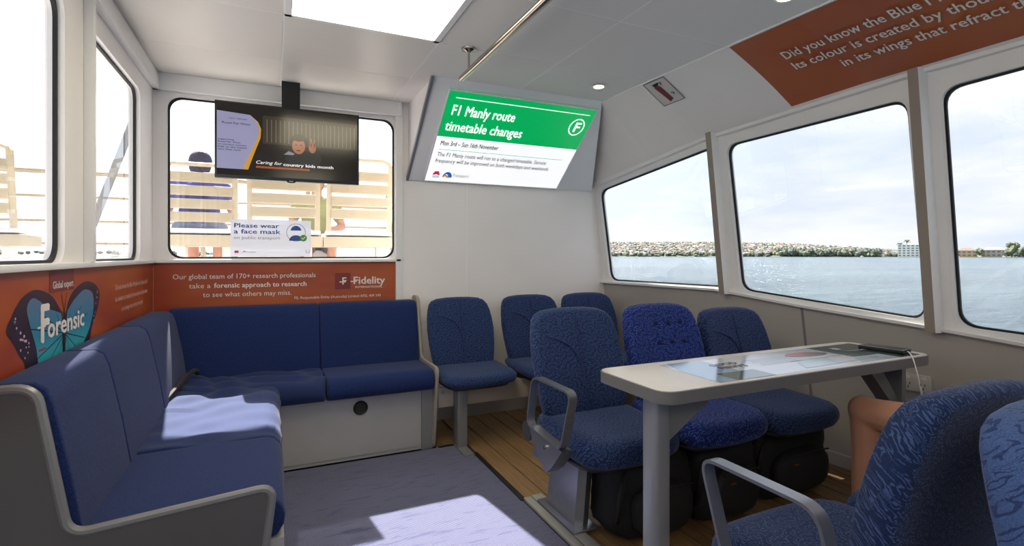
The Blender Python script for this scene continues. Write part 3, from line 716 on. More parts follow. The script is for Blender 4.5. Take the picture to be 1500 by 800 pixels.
cp_ = thing('ceiling_poster', 'large rust orange poster with white lettering on slope above right windows', 'poster', slope(1.2, .5))
q = MB(); yy = [1.849, 1.5, 1.1, .7, .3, -.1, -.5]
for a, b_ in zip(yy, yy[1:]):
    for k in range(K_): q.add([slope(a, .02+k/K_*.92, .003), slope(b_, .02+k/K_*.92, .003), slope(b_, .02+(k+1)/K_*.92, .003), slope(a, .02+(k+1)/K_*.92, .003)], [(0,1,2,3)])
q.build('poster_sheet', M_ORR, cp_, ang=25, recalc=False)
q = MB(); sfn = lambda a, b_: slope(-a, -b_/.5, .012)
text(q, 'Did you know the Blue Morpho', sfn, -1.684, -.187, .046, width=.56, fit='Did you know the Blue', bold=.02)
text(q, 'Its colour is created by thousands', sfn, -1.686, -.262, .045, width=.595, fit='Its colour is created by', bold=.02)
text(q, 'in its wings that refract the light', sfn, -1.507, -.337, .045, width=.575, fit='in its wings that refract', bold=.02)
q.build('lettering', M_LETW, cp_, smooth=False)

# fire extinguisher sign on the slope
fe = thing('fire_extinguisher_sign', 'small framed sign with dark red extinguisher picture on sloped ceiling panel', 'sign', slope(2.42, .2))
q = MB(); s2 = lambda o: (lambda a, b_: slope(2.478-a+.012*b_, .02+b_*.365, o))
rect(q, 0, .17, 0, 1, s2(.002)); q.build('sign_sheet', mat('sign_white', (205, 198, 196), .5), fe, smooth=False)
q = MB()
for r_ in ((0, .17, 0, .02), (0, .17, .98, 1), (0, .004, 0, 1), (.166, .17, 0, 1)): rect(q, *r_, s2(.003))
text(q, 'F', s2(.004), .105, .25, -.12, width=.018, bold=.02); text(q, '9', s2(.004), .12, .72, -.12, width=.02, bold=.02)
flat(q, [(.05, .14), (.10, .11), (.105, .15), (.085, .22), (.06, .26)], s2(.0035))
q.build('black_print', M_LETB, fe, smooth=False)
q = MB(); flat(q, [(.052, .24), (.082, .2), (.096, .28), (.105, .84), (.07, .92), (.062, .62)], s2(.0045)); q.build('red_print', mat('extinguisher_red', (110, 24, 38), .5), fe, smooth=False)

# mask notice on the glass
mk = thing('face_mask_notice', 'white notice on the front window reading Please wear a face mask', 'notice', (0, YF+.02, 1.26))
m = bpy.data.materials.new('translucent_vinyl'); m.use_nodes = True; t = m.node_tree; t.nodes.clear()
df = t.nodes.new('ShaderNodeBsdfDiffuse'); df.inputs[0].default_value = sr(205, 205, 212); tl = t.nodes.new('ShaderNodeBsdfTranslucent'); tl.inputs[0].default_value = sr(225, 228, 238)
mi = t.nodes.new('ShaderNodeMixShader'); mi.inputs[0].default_value = .16; o_ = t.nodes.new('ShaderNodeOutputMaterial')
tp = t.nodes.new('ShaderNodeBsdfTransparent'); m2 = t.nodes.new('ShaderNodeMixShader'); m2.inputs[0].default_value = .25
t.links.new(df.outputs[0], mi.inputs[1]); t.links.new(tl.outputs[0], mi.inputs[2]); t.links.new(mi.outputs[0], m2.inputs[1]); t.links.new(tp.outputs[0], m2.inputs[2]); t.links.new(m2.outputs[0], o_.inputs[0]); M_VINYL = m
q = MB(); q.box(-.228, .223, YF+.024, YF+.0255, 1.143, 1.368); q.build('sheet', M_VINYL, mk, smooth=False)
gm = lambda a, b_: (a, YF+.023, b_); gm2 = lambda a, b_: (a, YF+.0222, b_)
M_BLU = mat('notice_blue', (46, 84, 160), .5)
q = MB(); text(q, 'Please wear', gm, -.212, 1.318, .026, width=.245, bold=.03); text(q, 'a face mask', gm, -.212, 1.282, .026, width=.255, bold=.03)
cc = (.135, 1.293)
cir = lambda r, n=24: [(cc[0]+r*math.cos(2*PI*i/n), cc[1]+r*1.0*math.sin(2*PI*i/n)) for i in range(n)]
a_, b2 = cir(.056), cir(.0535); q.mark(); q.add([gm(*p) for p in a_]+[gm(*p) for p in b2], [(i, (i+1) % 24, 24+(i+1) % 24, 24+i) for i in range(24)])
flat(q, [(cc[0]+.031*math.cos(a), cc[1]+.012+.03*math.sin(a)) for a in [PI*i/10 for i in range(11)]], gm)
flat(q, [(cc[0]+.040*math.cos(a), cc[1]-.052+.035*math.sin(a)) for a in [PI*i/10 for i in range(11)]], gm)
q.build('blue_print', M_BLU, mk, smooth=False)
q = MB(); text(q, 'on public transport', gm, -.212, 1.248, .019, width=.255)
text(q, 'Transport', gm, -.14, 1.165, .010, width=.05); flat(q, [(-.165, 1.163), (-.157, 1.177), (-.15, 1.177), (-.142, 1.163), (-.153, 1.172)], gm)
text(q, 'U', gm, .19, 1.162, .022, width=.022); q.build('grey_print', mat('notice_grey', (110, 112, 125), .5), mk, smooth=False)
q = MB(); rect(q, -.207, -.185, 1.164, 1.178, gm); q.build('red_print', mat('notice_red', (200, 60, 70), .5), mk, smooth=False)
q = MB(); flat(q, [(.178+.021*math.cos(2*PI*i/18), 1.258+.021*math.sin(2*PI*i/18)) for i in range(18)], gm2); q.build('green_tick_disc', mat('notice_green', (90, 160, 60), .5), mk, smooth=False)
q = MB(); gm3 = lambda a, b_: (a, YF+.0215, b_); flat(q, [(.166, 1.258), (.170, 1.262), (.176, 1.256), (.187, 1.269), (.191, 1.265), (.176, 1.248)], gm3); q.build('white_tick', M_LETW, mk, smooth=False)

# television
tv = thing('television', 'black flat television hung from ceiling in front of the front window', 'television', (.1, 3.29, 1.80))
TX0, TX1, TZ0, TZ1 = -.290, .484, 1.582, 2.012
q = MB(); q.box(TX0, TX1, 3.275, 3.315, TZ0, TZ1, .004); q.box(-.1, .3, 3.31, 3.34, 1.66, 1.93, .006); q.build('body', mat('tv_bezel', (22, 22, 26), .3), tv)
q = MB(); q.box(.05, .15, 3.33, 3.37, 1.75, CEIL); q.box(.0, .2, 3.34, 3.37, 1.72, 1.86); q.build('mount', M_BLACK, tv)
q = MB(); q.ell((.10, 3.28, TZ0-.002), (.025, .006, .008)); q.build('logo_bump', M_BLACKP, tv)
q = MB(); text(q, 'LG', lambda a, b_: (a, 3.2735, b_), .09, TZ0-.004, .007, width=.018, bold=.02); q.build('maker_lettering', mat('tv_logo', (200, 200, 205), .4), tv)
def tf(o): return lambda a, b_: (a, 3.2748-o, b_)
def scr(name, c, e=.5): return mat(name, c, .14, emis=e, spec=.4)
SX, SXE, SZ, SZE = -.279, .473, 1.600, 2.001
q = MB(); rect(q, SX, SXE, SZ, SZE, tf(0)); q.build('screen', scr('tv_dark', (22, 17, 14), .3), tv, smooth=False)
q = MB(); rect(q, -.05, SXE, 1.79, 1.95, tf(.0003)); q.build('picture_fence_band', scr('tv_brown', (52, 42, 32), .35), tv, smooth=False)
q = MB()
for i in range(22): x = -.03+i*.023; rect(q, x, x+.005, 1.80, 1.93, tf(.0005))
q.build('picture_fence', scr('tv_fence', (96, 92, 78), .35), tv, smooth=False)
q = MB()
flat(q, [(SX, 1.635), (-.150, 1.635), (-.125, 1.70), (-.075, 1.82), (-.068, 1.87), (-.080, 1.91), (-.115, 1.945), (SX, 1.955)], tf(.0008)); q.build('picture_pale_shape', scr('tv_lilac', (128, 128, 158), .5), tv, smooth=False)
q = MB(); cu = [(-.150, 1.635), (-.125, 1.70), (-.075, 1.82), (-.068, 1.87), (-.080, 1.91), (-.115, 1.945)]; wd = [.026, .022, .014, .010, .006, .001]
q.add([tf(.0008)(a, b_) for a, b_ in cu]+[tf(.0008)(a+w_, b_) for (a, b_), w_ in zip(cu, wd)], [(i, i+1, 7+i, 6+i) for i in range(5)]); q.build('picture_gold_curve', scr('tv_gold', (176, 130, 40), .5), tv, smooth=False)
q = MB(); el = lambda cx, cz, rx, rz, n=16, a0=0, a1=2*PI: [(cx+rx*math.cos(a0+(a1-a0)*i/n), cz+rz*math.sin(a0+(a1-a0)*i/n)) for i in range(n+1)]
flat(q, el(.150, 1.715, .085, .040), tf(.0009)); flat(q, el(.225, 1.725, .040, .045), tf(.0010)); flat(q, el(.142, 1.815, .052, .045), tf(.0011)); q.build('picture_dark_jacket', scr('tv_jacket', (30, 33, 37), .3), tv, smooth=False)
q = MB(); flat(q, el(.140, 1.790, .036, .046), tf(.0012)); flat(q, el(.215, 1.785, .020, .030), tf(.0012)); rect(q, .205, .212, 1.79, 1.84, tf(.0012)); rect(q, .222, .229, 1.79, 1.835, tf(.0012)); q.build('picture_face', scr('tv_face', (150, 96, 76), .4), tv, smooth=False)
q = MB(); flat(q, el(.126, 1.797, .007, .003), tf(.0014)); flat(q, el(.153, 1.797, .007, .003), tf(.0014)); flat(q, el(.139, 1.764, .012, .003), tf(.0014)); flat(q, el(.140, 1.836, .040, .018), tf(.0014)); q.build('picture_features', scr('tv_feature', (50, 26, 22), .3), tv, smooth=False)
q = MB(); flat(q, [(.06, 1.735), (.085, 1.757), (.12, 1.745), (.11, 1.735)], tf(.0013)); q.build('picture_collar', scr('tv_grey', (120, 122, 130), .4), tv, smooth=False)
q = MB(); text(q, 'Caring for', tf(.0016), -.088, 1.672, .018, width=.135, shear=.25); text(q, 'country kids month', tf(.0016), .056, 1.669, .017, width=.275, bold=.025); q.build('screen_lettering', scr('tv_white', (215, 215, 220), .6), tv, smooth=False)
q = MB(); rect(q, -.085, .20, 1.648, 1.660, tf(.0012)); q.build('picture_orange_bar', scr('tv_orange', (140, 70, 30), .4), tv, smooth=False)
q = MB(); text(q, 'Royal Far West', tf(.0016), -.255, 1.885, .011, width=.14, bold=.01)
for i, s_ in enumerate(('supporting', 'Royal Far West', 'to connect country', 'kids to the health', 'care they need')): text(q, s_, tf(.0016), -.275, 1.793-i*.014, .008, width=.009*len(s_)*.88, bold=.015)
text(q, 'FAST FERRIES', tf(.0016), -.22, 1.913, .007, width=.09); q.build('screen_small_lettering', scr('tv_navy', (30, 34, 60), .3), tv, smooth=False)

# ceiling handrail
hr = thing('handrail', 'polished steel ceiling handrail running towards the green screen', 'handrail', (.885, 2.42, CEIL))
q = MB(); q.tube([(.888, 2.53, 2.065), (.888, -1.9, 2.065)], .017, 14); q.build('rail', M_STEEL, hr)
for y in (2.42, .9, -.8):
    q = MB(); q.tube([(.888, y, 2.07), (.888, y, CEIL)], .006, 8); q.build('stanchion', M_STEEL, hr)
    q = MB(); q.lathe([(.008, CEIL-.022), (.014, CEIL-.016), (.036, CEIL-.008), (.038, CEIL-.001)], (.888, y, 0), 20); q.build('ceiling_flange', M_STEEL, hr)

# ------------------------------------------------------------------ bench (banquette)
bn = thing('corner_bench', 'L-shaped blue upholstered corner bench below the orange posters', 'bench', (0, 2.5, 0))
LBK = [(-.415, .46), (-.44, .62), (-.475, .80), (-.488, .835), (-.51, .85), (-.585, .852), (-.603, .83), (-.603, .44), (-.50, .42)]
def lb(a, b_, t): return (a, t, b_)
for t0, t1 in ((1.575, 2.045), (2.049, 2.645), (2.649, 3.30)):
    q = MB(); q.sweep(LBK, lb, t0, t1, .014, 3); q.build('backrest', M_BENCH, bn, ang=50)
FBK = [(3.262, .46), (3.29, .62), (3.335, .80), (3.35, .835), (3.37, .85), (3.465, .852), (3.484, .83), (3.484, .44), (3.38, .42)]
def fb(a, b_, t): return (t, a, b_)
for t0, t1 in ((-.52, .258), (.262, .858)):
    q = MB(); q.sweep(FBK, fb, t0, t1, .014, 3); q.build('backrest', M_BENCH, bn, ang=50)
def seatprof(back, front):
    s_ = 1 if front > back else -1
    p = [(back, .475)]
    p += [(back+(front-back)*k, .475+.004*math.sin(PI*k)) for k in (.25, .5, .75)]
    p += [(front-s_*.055, .478), (front-s_*.028, .470), (front-s_*.008, .448), (front, .420), (front-s_*.004, .392), (front-s_*.02, .366), (front-s_*.05, .356), (back, .375)]
    return p
q = MB(); q.sweep(seatprof(-.44, .035), lb, 1.585, 2.118, .018, 3); q.build('seat_cushion', M_BENCH, bn, ang=50)
q = MB(); q.sweep(seatprof(3.30, 2.915), fb, .268, .862, .018, 3); q.build('seat_cushion', M_BENCH, bn, ang=50)
# crumpled loose-covered cushions
def wr(p):
    x, y, z = p
    if z < .37: return (0, 0, 0)
    h = .007*math.sin(19*x+33*y+3*math.sin(6*y))+.006*math.sin(37*y-11*x+2*math.sin(11*x))
    d = math.hypot(x+.12, y-3.05)
    k = .35+1.0*math.exp(-(d/.42)**2)
    e = max(0, 1-abs(x+.40)/.12)*.02*(1 if y > 2.6 else .3)
    return (.3*h*k, -.3*h*k, h*k+e)
def dense(prof, n=3):
    o = []
    for i in range(len(prof)):
        a, b_ = prof[i], prof[(i+1) % len(prof)]
        m = max(1, int(math.hypot(a[0]-b_[0], a[1]-b_[1])/.02))
        o += [(lerp(a[0], b_[0], k/m), lerp(a[1], b_[1], k/m)) for k in range(m)]
    return o
q = MB(); q.sweep(dense(seatprof(-.43, .035)), lb, 2.124, 2.935, .018, 48, wr); q.build('loose_seat_cover', M_COVER, bn, ang=60, label='crumpled dark blue loose cover in the corner')
q = MB(); q.sweep(dense(seatprof(3.29, 2.915)), fb, -.42, .262, .018, 42, wr); q.build('loose_seat_cover', M_COVER, bn, ang=60, label='crumpled dark blue loose cover in the corner')
q = MB(); q.tube(bez([(-.44, 2.72, .49), (-.40, 2.85, .54), (-.42, 2.98, .50), (-.36, 3.12, .60), (-.36, 3.2, .52)]), .012, 6); q.build('strap', mat('brown_strap', (46, 34, 34), .8), bn)
# end panel and trims
CAPP = [(p.x, p.y) for p in rpath([(-.600, .002, 0), (-.600, .843, 0), (-.500, .843, 0), (-.440, .484, 0), (.004, .518, 0), (-.06, .002, 0)], .042, 6)]
q = MB(); q.prism([(a, min(b_, 10)-0) for a, b_ in CAPP], lambda a, b_, t: (a, t, b_), 1.553, 1.578); q.build('end_panel', M_CAP, bn, smooth=False)
q = MB(); q.tube([(a, 1.556, b_) for a, b_ in CAPP], .011, 8, closed=True); q.build('edge_trim', M_TRIM, bn)
q = MB(); q.box(-.60, .03, 1.58, 3.02, .02, .36); q.box(-.60, .86, 3.0, YF-.01, .02, .36); q.build('base', M_BASE, bn, smooth=False)
q = MB(); q.box(.03, .86, 3.004, 3.02, 0, .03); q.build('kick_strip', M_BASE, bn)
q = MB(); q.lathe([(.040, 2.992), (.036, 2.988), (.030, 2.992), (.028, 2.999)], (.451, 0, .29), 24, 'y'); q.build('vent', M_BLACK, bn)
FC = [(p.x, p.y) for p in rpath([(3.486, .002, 0), (3.486, .872, 0), (3.362, .872, 0), (3.262, .487, 0), (2.908, .487, 0), (2.99, .002, 0)], .04, 6)]
q = MB(); q.prism(FC, lambda a, b_, t: (t, a, b_), .864, .880); q.build('end_panel', M_BEIGE, bn, smooth=False)
q = MB(); q.tube([(.874, a, b_) for a, b_ in FC], .011, 8, closed=True); q.build('edge_trim', mat('beige_edge_trim', (150, 142, 134), .4), bn)
q = MB(); q.box(.80, .864, 2.985, 3.05, 0, .36); q.build('corner_post', M_TRIM, bn)

# ------------------------------------------------------------------ seats
def backrest_outline():
    half = [(.200, 0), (.210, .06), (.220, .14), (.226, .24), (.221, .32), (.213, .37), (.202, .407), (.182, .432), (.146, .446), (.08, .4535)]
    right = half; left = [(-a, b_) for a, b_ in reversed(half)]
    pts = right+[(0, .455)]+left
    bot = [(-.10, -.004), (0, -.006), (.10, -.004)]
    return pts+bot
BO = backrest_outline()
def bfn(z0, hk=1.0, rec=.132):
    def fn(a, b_, d):       # d>0 towards the sitter (-y)
        y = .135+rec*(max(0, b_)/.455)**1.15; z = z0+b_*hk
        return (a, y-d-.10*(a*a), z)
    return fn
def make_seat(tag_, fab, buttons=False, arm=0, hk=1.0, z0=.455, rec=.132):
    root = thing('passenger_seat', 'x', 'seat')
    q = MB()
    def dimp(a, b_, d):
        if d < .02: return .0
        e = .022*(abs(a)/.23)**3 - .0
        if buttons:
            for bx in (-.045, .032, .108):
                for bz in (.275, .365): e -= .012*math.exp(-((a-bx)**2+(b_-bz)**2)/.0006)
        return e
    q.inflate(BO, .22, .022, .032, .030, bfn(z0, hk, rec), .010, dimp)
    bk = q.build('backrest', fab, root, ang=60)
    f = bfn(z0, hk, rec)
    q = MB()
    if not buttons:
        off = .0445
        q.tube([f(a, b_, off+.001) for a, b_ in ((0, .42), (0, .39), (0, .3), (0, .2), (0, .1), (0, .02))], .0028, 5)
        arcp = [(-.213, .335, .036), (-.18, .338, .040), (-.12, .33, .044), (-.06, .302, .0455), (-.025, .262, .0455), (-.006, .21, .046), (0, .15, .046)]
        q.tube([f(a, b_, d) for a, b_, d in arcp], .0028, 5)
        q.build('seam', M_SEAM, bk)
    else:
        for bx in (-.045, .032, .108):
            for bz in (.275, .365):
                p = f(bx, bz, .040); q = MB(); q.ell(p, (.0115, .007, .0115), 10, 6); q.build('button', MT['shaded_button_cloth'] if 'shaded_button_cloth' in MT else mat('shaded_button_cloth', (14, 26, 76), .9), bk)  # darker buttons stand in for the shade inside the dimples
    # seat cushion
    so = []
    for a, b_ in [(.215, .17), (.232, .10), (.237, 0), (.237, -.12), (.230, -.19), (.205, -.232), (.15, -.252), (.07, -.260), (0, -.262)]: so.append((a, b_))
    so = so+[(-a, b_) for a, b_ in reversed(so[:-1])]+[(-.1, .19), (0, .195), (.1, .19)]
    def sf(a, b_, d):
        z = .425+d-.018*max(0, (-b_-.12)/.14)**2+.014*max(0, b_/.2)-.008*math.exp(-(a/.15)**2)*(1 if d > 0 else 0)*(1 if b_ > -.2 else .3)
        return (a, b_, z)
    q = MB(); q.inflate(so, .22, .03, .048, .050, sf, .004); q.build('seat_cushion', fab, root, ang=60)
    q = MB(); q.inflate([(a*.9, b_*.9+.01) for a, b_ in so], .2, .02, .012, .018, lambda a, b_, d: (a, b_, .362+d), 0); q.build('seat_pan', M_SHELL, root, ang=50)
    q = MB()
    for s_ in (-1, 1): q = MB(); q.box(s_*.13-.012, s_*.13+.012, .05, .17, .335, .43, .003); q.build('bracket', M_SHELL, root)
    if arm:
        xx = arm*(.268 if arm < 0 else .245)
        pts = rpath([(xx, -.215, .655), (xx, .085, .655), (xx, .135, .445), (xx, -.14, .425)], .045, 6)
        q = MB(); q.band(pts, None, (.017, 0, 0), .008, closed=True); q.build('armrest', M_ALU2, root, ang=40)
        q = MB()
        prof = [(-.145, .425), (.12, .440), (.10, .40), (.03, .335), (-.02, .30), (-.06, .33)]
        q.prism(prof, lambda a, b_, t: (xx*.93+t, a, b_), -.028, .030); q.build('armrest_bracket', M_ALU2, root, smooth=False)
        q = MB(); q.lathe([(.040, -.006), (.042, 0), (.038, .008)], (xx-arm*.0, .155, .41), 20, 'x'); q.build('recline_knob', mat('dark_knob', (60, 60, 64), .5), root)
        q = MB(); q.lathe([(.008, -.036*1), (.008, .0)], (xx*.93, -.02, .40), 10, 'x'); q.build('bolt', M_STEEL, root)
    return root
def place(o, x, y, rot, label, group):
    o.location = (x, y, 0); o.rotation_euler = (0, 0, rot); o['label'] = label; o['group'] = group; return o
std = make_seat('a', M_FAB)
a1 = place(std, 1.13, 3.045, 0, 'blue seat against the bulkhead, next to the corner bench end panel', 'seats against the front bulkhead')
a2 = place(copy_tree(std), 1.655, 3.045, 0, 'middle blue seat against the bulkhead, half hidden by the armrest seat', 'seats against the front bulkhead')
a3 = place(copy_tree(std), 2.14, 3.045, 0, 'blue seat against the bulkhead in the corner by the first side window', 'seats against the front bulkhead')
for a in (a1, a2, a3): a.scale = (1, 1, .955)
b1 = place(make_seat('b', M_FAB, arm=-1), 1.245, 1.79, 0, 'blue seat with metal loop armrest at the aisle end of the table', 'seats facing the table')
b2_ = place(make_seat('c', M_FAB2, buttons=True), 1.745, 1.79, 0, 'bright blue seat with buttoned backrest behind the table', 'seats facing the table')
b3 = place(copy_tree(std), 2.23, 1.79, 0, 'blue seat behind the table, closest to the side window', 'seats facing the table')
c1 = place(make_seat('d', M_FAB, arm=1, rec=.100), 1.215, .74, PI, 'dark blue seat seen from behind with loop armrest, near side of table', 'seats on the near side of the table')
std.name = 'passenger_seat'
c2 = place(copy_tree(std), 1.745, .74, PI, 'empty blue seat beside the bare-legged passenger, near side of table', 'seats on the near side of the table')
c3 = place(copy_tree(std), 2.23, .74, PI, 'blue seat by the side window that the bare-legged passenger sits on', 'seats on the near side of the table')
for a in (a1, a2, a3):             # the bulkhead seats have thinner cushions
    for ch in a.children:
        if ch.name.startswith('seat_cushion'): ch.scale = (1, 1, .68); ch.location.z = .473*.32
        if ch.name.startswith('seat_pan'): ch.location.z = .03; ch.scale = (.95, .95, 1)
c2.scale = c3.scale = (1, 1, .96)
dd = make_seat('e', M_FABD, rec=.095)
d1 = place(dd, 1.185, .18, 0, 'blue patterned seat back painted paler as if window-lit at the right edge of the picture, nearest the viewer', 'seats turned to the back of the cabin')

# seat beams and pedestals
def row_frame(name, label, y, x0, x1, legs, ylean):
    t_ = thing(name, label, 'seat frame', (x0, y, 0))
    q = MB(); q.box(x0, x1, y-.03, y+.03, .285, .345, .004); q.build('beam', M_ALU2, t_)
    for lx in legs:
        q = MB()
        q.prism([(-.035, 0), (-.020, .012), (.020, .012), (.035, 0), (.035, -.012), (-.035, -.012)] if 0 else [(-.034, -.12), (.0, -.135), (.034, -.12), (.034, .12), (-.034, .12)], lambda a, b_, t: (lx+a, y+b_*(1-.15*t)+ylean*(t), .02+t*.31), 0, 1)
        q.build('leg', M_ALU2, t_, smooth=False)
        q = MB(); q.box(lx-.06, lx+.06, y-.16, y+.16, .013, .024, .004); q.build('foot_plate', M_ALU2, t_)
    return t_
row_frame('seat_frame', 'grey metal frame with pedestal legs under the seats facing the table', 1.95, 1.02, 2.66, (1.168, 2.35), -.06)
row_frame('seat_frame', 'grey metal frame shared by the two back-to-back rows near the viewer', .46, 1.02, 2.66, (1.168, 2.35), .06)
fa = thing('seat_frame', 'pale metal beam with bolts and thin leg under the bulkhead seats', 'seat frame', (.9, 3.0, 0))
q = MB(); q.box(.90, 2.40, 2.985, 3.00, .235, .355, .002); q.build('beam', M_BEIGE, fa)
for x in (.93, 1.57, 1.66, 2.05, 2.14): q = MB(); q.lathe([(.012, 2.978), (.012, 2.986)], (x, 0, .325), 12, 'y'); q.build('bolt', M_ALU, fa)
q = MB(); q.box(.995, 1.055, 2.90, 2.985, 0, .345, .004); q.build('leg', M_TRIM, fa)
q = MB(); q.box(.992, 1.052, 2.77, 2.99, 0, .012, .003); q.build('foot_rail', M_TRIM, fa)
q = MB(); q.box(2.3, 2.36, 2.90, 2.985, 0, .345, .004); q.build('leg', M_TRIM, fa)
tk = thing('floor_track', 'pale grey metal seat track on the floor beside the carpet edge', 'floor track', (1.1, 1.0, 0))
M_TRACK = mat('track_metal', (172, 170, 164), .45, metal=.3)
q = MB(); q.box(1.066, 1.104, -1.5, 2.165, 0, .016, .003); q.box(1.110, 1.165, -1.5, 2.175, 0, .014, .003); q.build('rail', M_TRACK, tk)

# table
tb = thing('table', 'long pale table with grey edge between the facing seats', 'table', (1.1, 1.36, 0))
TO = rrect(1.05, 2.47, 1.19, 1.555, .055, 6)
q = MB(); q.prism(TO, lambda a, b_, t: (a, b_, t), .702, .7395); q.build('edge_band', mat('table_edge', (112, 110, 112), .4), tb, ang=30)
TI = rrect(1.055, 2.465, 1.195, 1.55, .05, 6)
q = MB(); q.prism(TI, lambda a, b_, t: (a, b_, t), .735, .7415); q.build('tabletop', M_WOOD2, tb, ang=30)
q = MB(); q.prism(rrect(1.078, 1.148, 1.265, 1.335, .020, 4), lambda a, b_, t: (a, b_, t), 0, .70); q.build('leg', mat('table_leg_metal', (156, 158, 166), .4, metal=.45), tb, ang=30)
q = MB(); q.box(1.05, 1.175, 1.235, 1.365, 0, .012, .003); q.build('foot_plate', M_ALU2, tb)
q = MB(); q.prism([(1.148, .56), (1.148, .70), (1.34, .70), (1.34, .68)], lambda a, b_, t: (a, t, b_), 1.278, 1.322); q.build('brace', M_TRIM, tb, smooth=False)
q = MB(); q.prism([(2.24, .70), (2.33, .70), (2.47, .53), (2.47, .47)], lambda a, b_, t: (a, t, b_), 1.33, 1.39); q.build('brace', M_TRIM, tb, smooth=False)
q = MB(); q.box(2.47, 2.50, 1.31, 1.41, .42, .70, .003); q.box(2.47, 2.76, 1.34, 1.38, .44, .50, .003); q.build('wall_bracket', M_TRIM, tb)
# advert on the table
ta = thing('table_advert', 'glossy pale blue and green advertising sheet stuck on the table top', 'advert', (1.8, 1.38, .742))
def vin(name, c): return mat(name, c, .12, spec=.6, coat=.5)
def tfn(o): return lambda a, b_: (a, b_, .7418+o)
q = MB(); rect(q, 1.30, 2.42, 1.215, 1.505, tfn(0)); q.build('sheet', vin('ad_pale', (196, 204, 220)), ta, smooth=False)
q = MB(); rect(q, 1.30, 1.50, 1.215, 1.40, tfn(.0003)); flat(q, [(1.30, 1.40), (1.50, 1.40), (1.50, 1.505), (1.34, 1.505)], tfn(.0003)); q.build('blue_block', vin('ad_blue', (120, 152, 190)), ta, smooth=False)
q = MB(); rect(q, 1.38, 1.56, 1.215, 1.31, tfn(.0006)); rect(q, 2.12, 2.42, 1.30, 1.505, tfn(.0006)); rect(q, 2.28, 2.42, 1.215, 1.30, tfn(.0006)); q.build('green_block', vin('ad_green', (18, 62, 50)), ta, smooth=False)
q = MB(); flat(q, el(1.98, 1.42, .10, .035), tfn(.0006)); q.build('red_print', vin('ad_red', (178, 74, 84)), ta, smooth=False)
q = MB(); flat(q, el(2.03, 1.40, .07, .022), tfn(.0009)); text(q, 'GOOD', tfn(.0009), 1.46, 1.40, .03, width=.13, bold=.03); text(q, 'NEWS', tfn(.0009), 1.46, 1.355, .03, width=.13, bold=.03); q.build('dark_print', vin('ad_dark', (60, 44, 60)), ta, smooth=False)
q = MB()
for i in range(5): rect(q, 1.64+(i % 2)*.02, 1.86, 1.42-i*.02, 1.424-i*.02, tfn(.0009))
rect(q, 1.86, 2.2, 1.25, 1.255, tfn(.0009)); rect(q, 1.80, 2.1, 1.34, 1.344, tfn(.0009)); q.build('grey_print', vin('ad_grey', (150, 160, 180)), ta, smooth=False)
q = MB(); rect(q, 2.20, 2.235, 1.42, 1.46, tfn(.0012)); text(q, 'Transport', tfn(.0012), 2.20, 1.375, .022, width=.13, bold=.02); q.build('white_print', vin('ad_white', (214, 222, 224)), ta, smooth=False)
q = MB(); flat(q, [(1.75, 1.24), (1.95, 1.24), (2.0, 1.33), (1.82, 1.33)], tfn(.0006)); flat(q, [(2.05, 1.225), (2.25, 1.225), (2.2, 1.28), (2.1, 1.29)], tfn(.0006)); q.build('teal_print', vin('ad_teal', (150, 184, 194)), ta, smooth=False)

# phone, cable, socket
ph = thing('mobile_phone', 'black mobile phone lying on the table near the window end', 'phone', (2.40, 1.34, .743))
q = MB(); R_ = Matrix.Translation((2.385, 1.335, 0)) @ Matrix.Rotation(math.radians(8), 4, 'Z')
q.box(-.040, .040, -.085, .085, .743, .757, .004, M=R_); q.build('body', M_BLACKP, ph)
q = MB(); q.box(-.034, .034, -.076, .076, .7568, .7574, M=R_); q.build('glass', mat('phone_glass', (10, 10, 12), .05, coat=1), ph, smooth=False)
q = MB(); q.tube(bez([(2.395, 1.25, .75), (2.33, 1.20, .750), (2.22, 1.14, .775), (2.29, 1.15, .66), (2.31, 1.15, .58), (2.33, 1.15, .4)], 18)+bez([(2.33, 1.15, .4), (2.40, 1.16, .15), (2.68, 1.30, .25), (2.735, 1.37, .54)], 10)[1:], .0022, 6)
tag(q.build('charging_cable', mat('white_cable', (225, 222, 220), .5)), 'thin white charging cable hanging from phone over the table edge', 'cable')
so_ = thing('power_socket', 'white double power socket on the lower side wall under the window', 'socket', (2.75, 1.4, .55))
def sk(a, b_, t): return (wallx(a, b_)-t, a, b_)
q = MB(); q.prism(rrect(1.338, 1.458, .508, .590, .008, 3), sk, .001, .012); q.build('plate', mat('socket_plastic', (200, 196, 192), .4), so_, ang=30)
for a in (1.43, 1.365): q = MB(); q.prism(rrect(a-.009, a+.009, .568, .580, .003, 2), sk, .012, .016); q.build('switch', mat('switch_plastic_%d' % int(a*100), (214, 210, 206), .4), so_, ang=30)
q = MB()
for a in (1.43, 1.37):
    for da, db, rot in ((-.008, .012, .4), (.008, .012, -.4), (0, -.006, 0)): rect(q, a+da-.0016, a+da+.0016, .532+db-.006, .532+db+.006, lambda x_, z_: sk(x_, z_, .0125))
q.build('pin_slot', M_BLACK, so_, smooth=False)

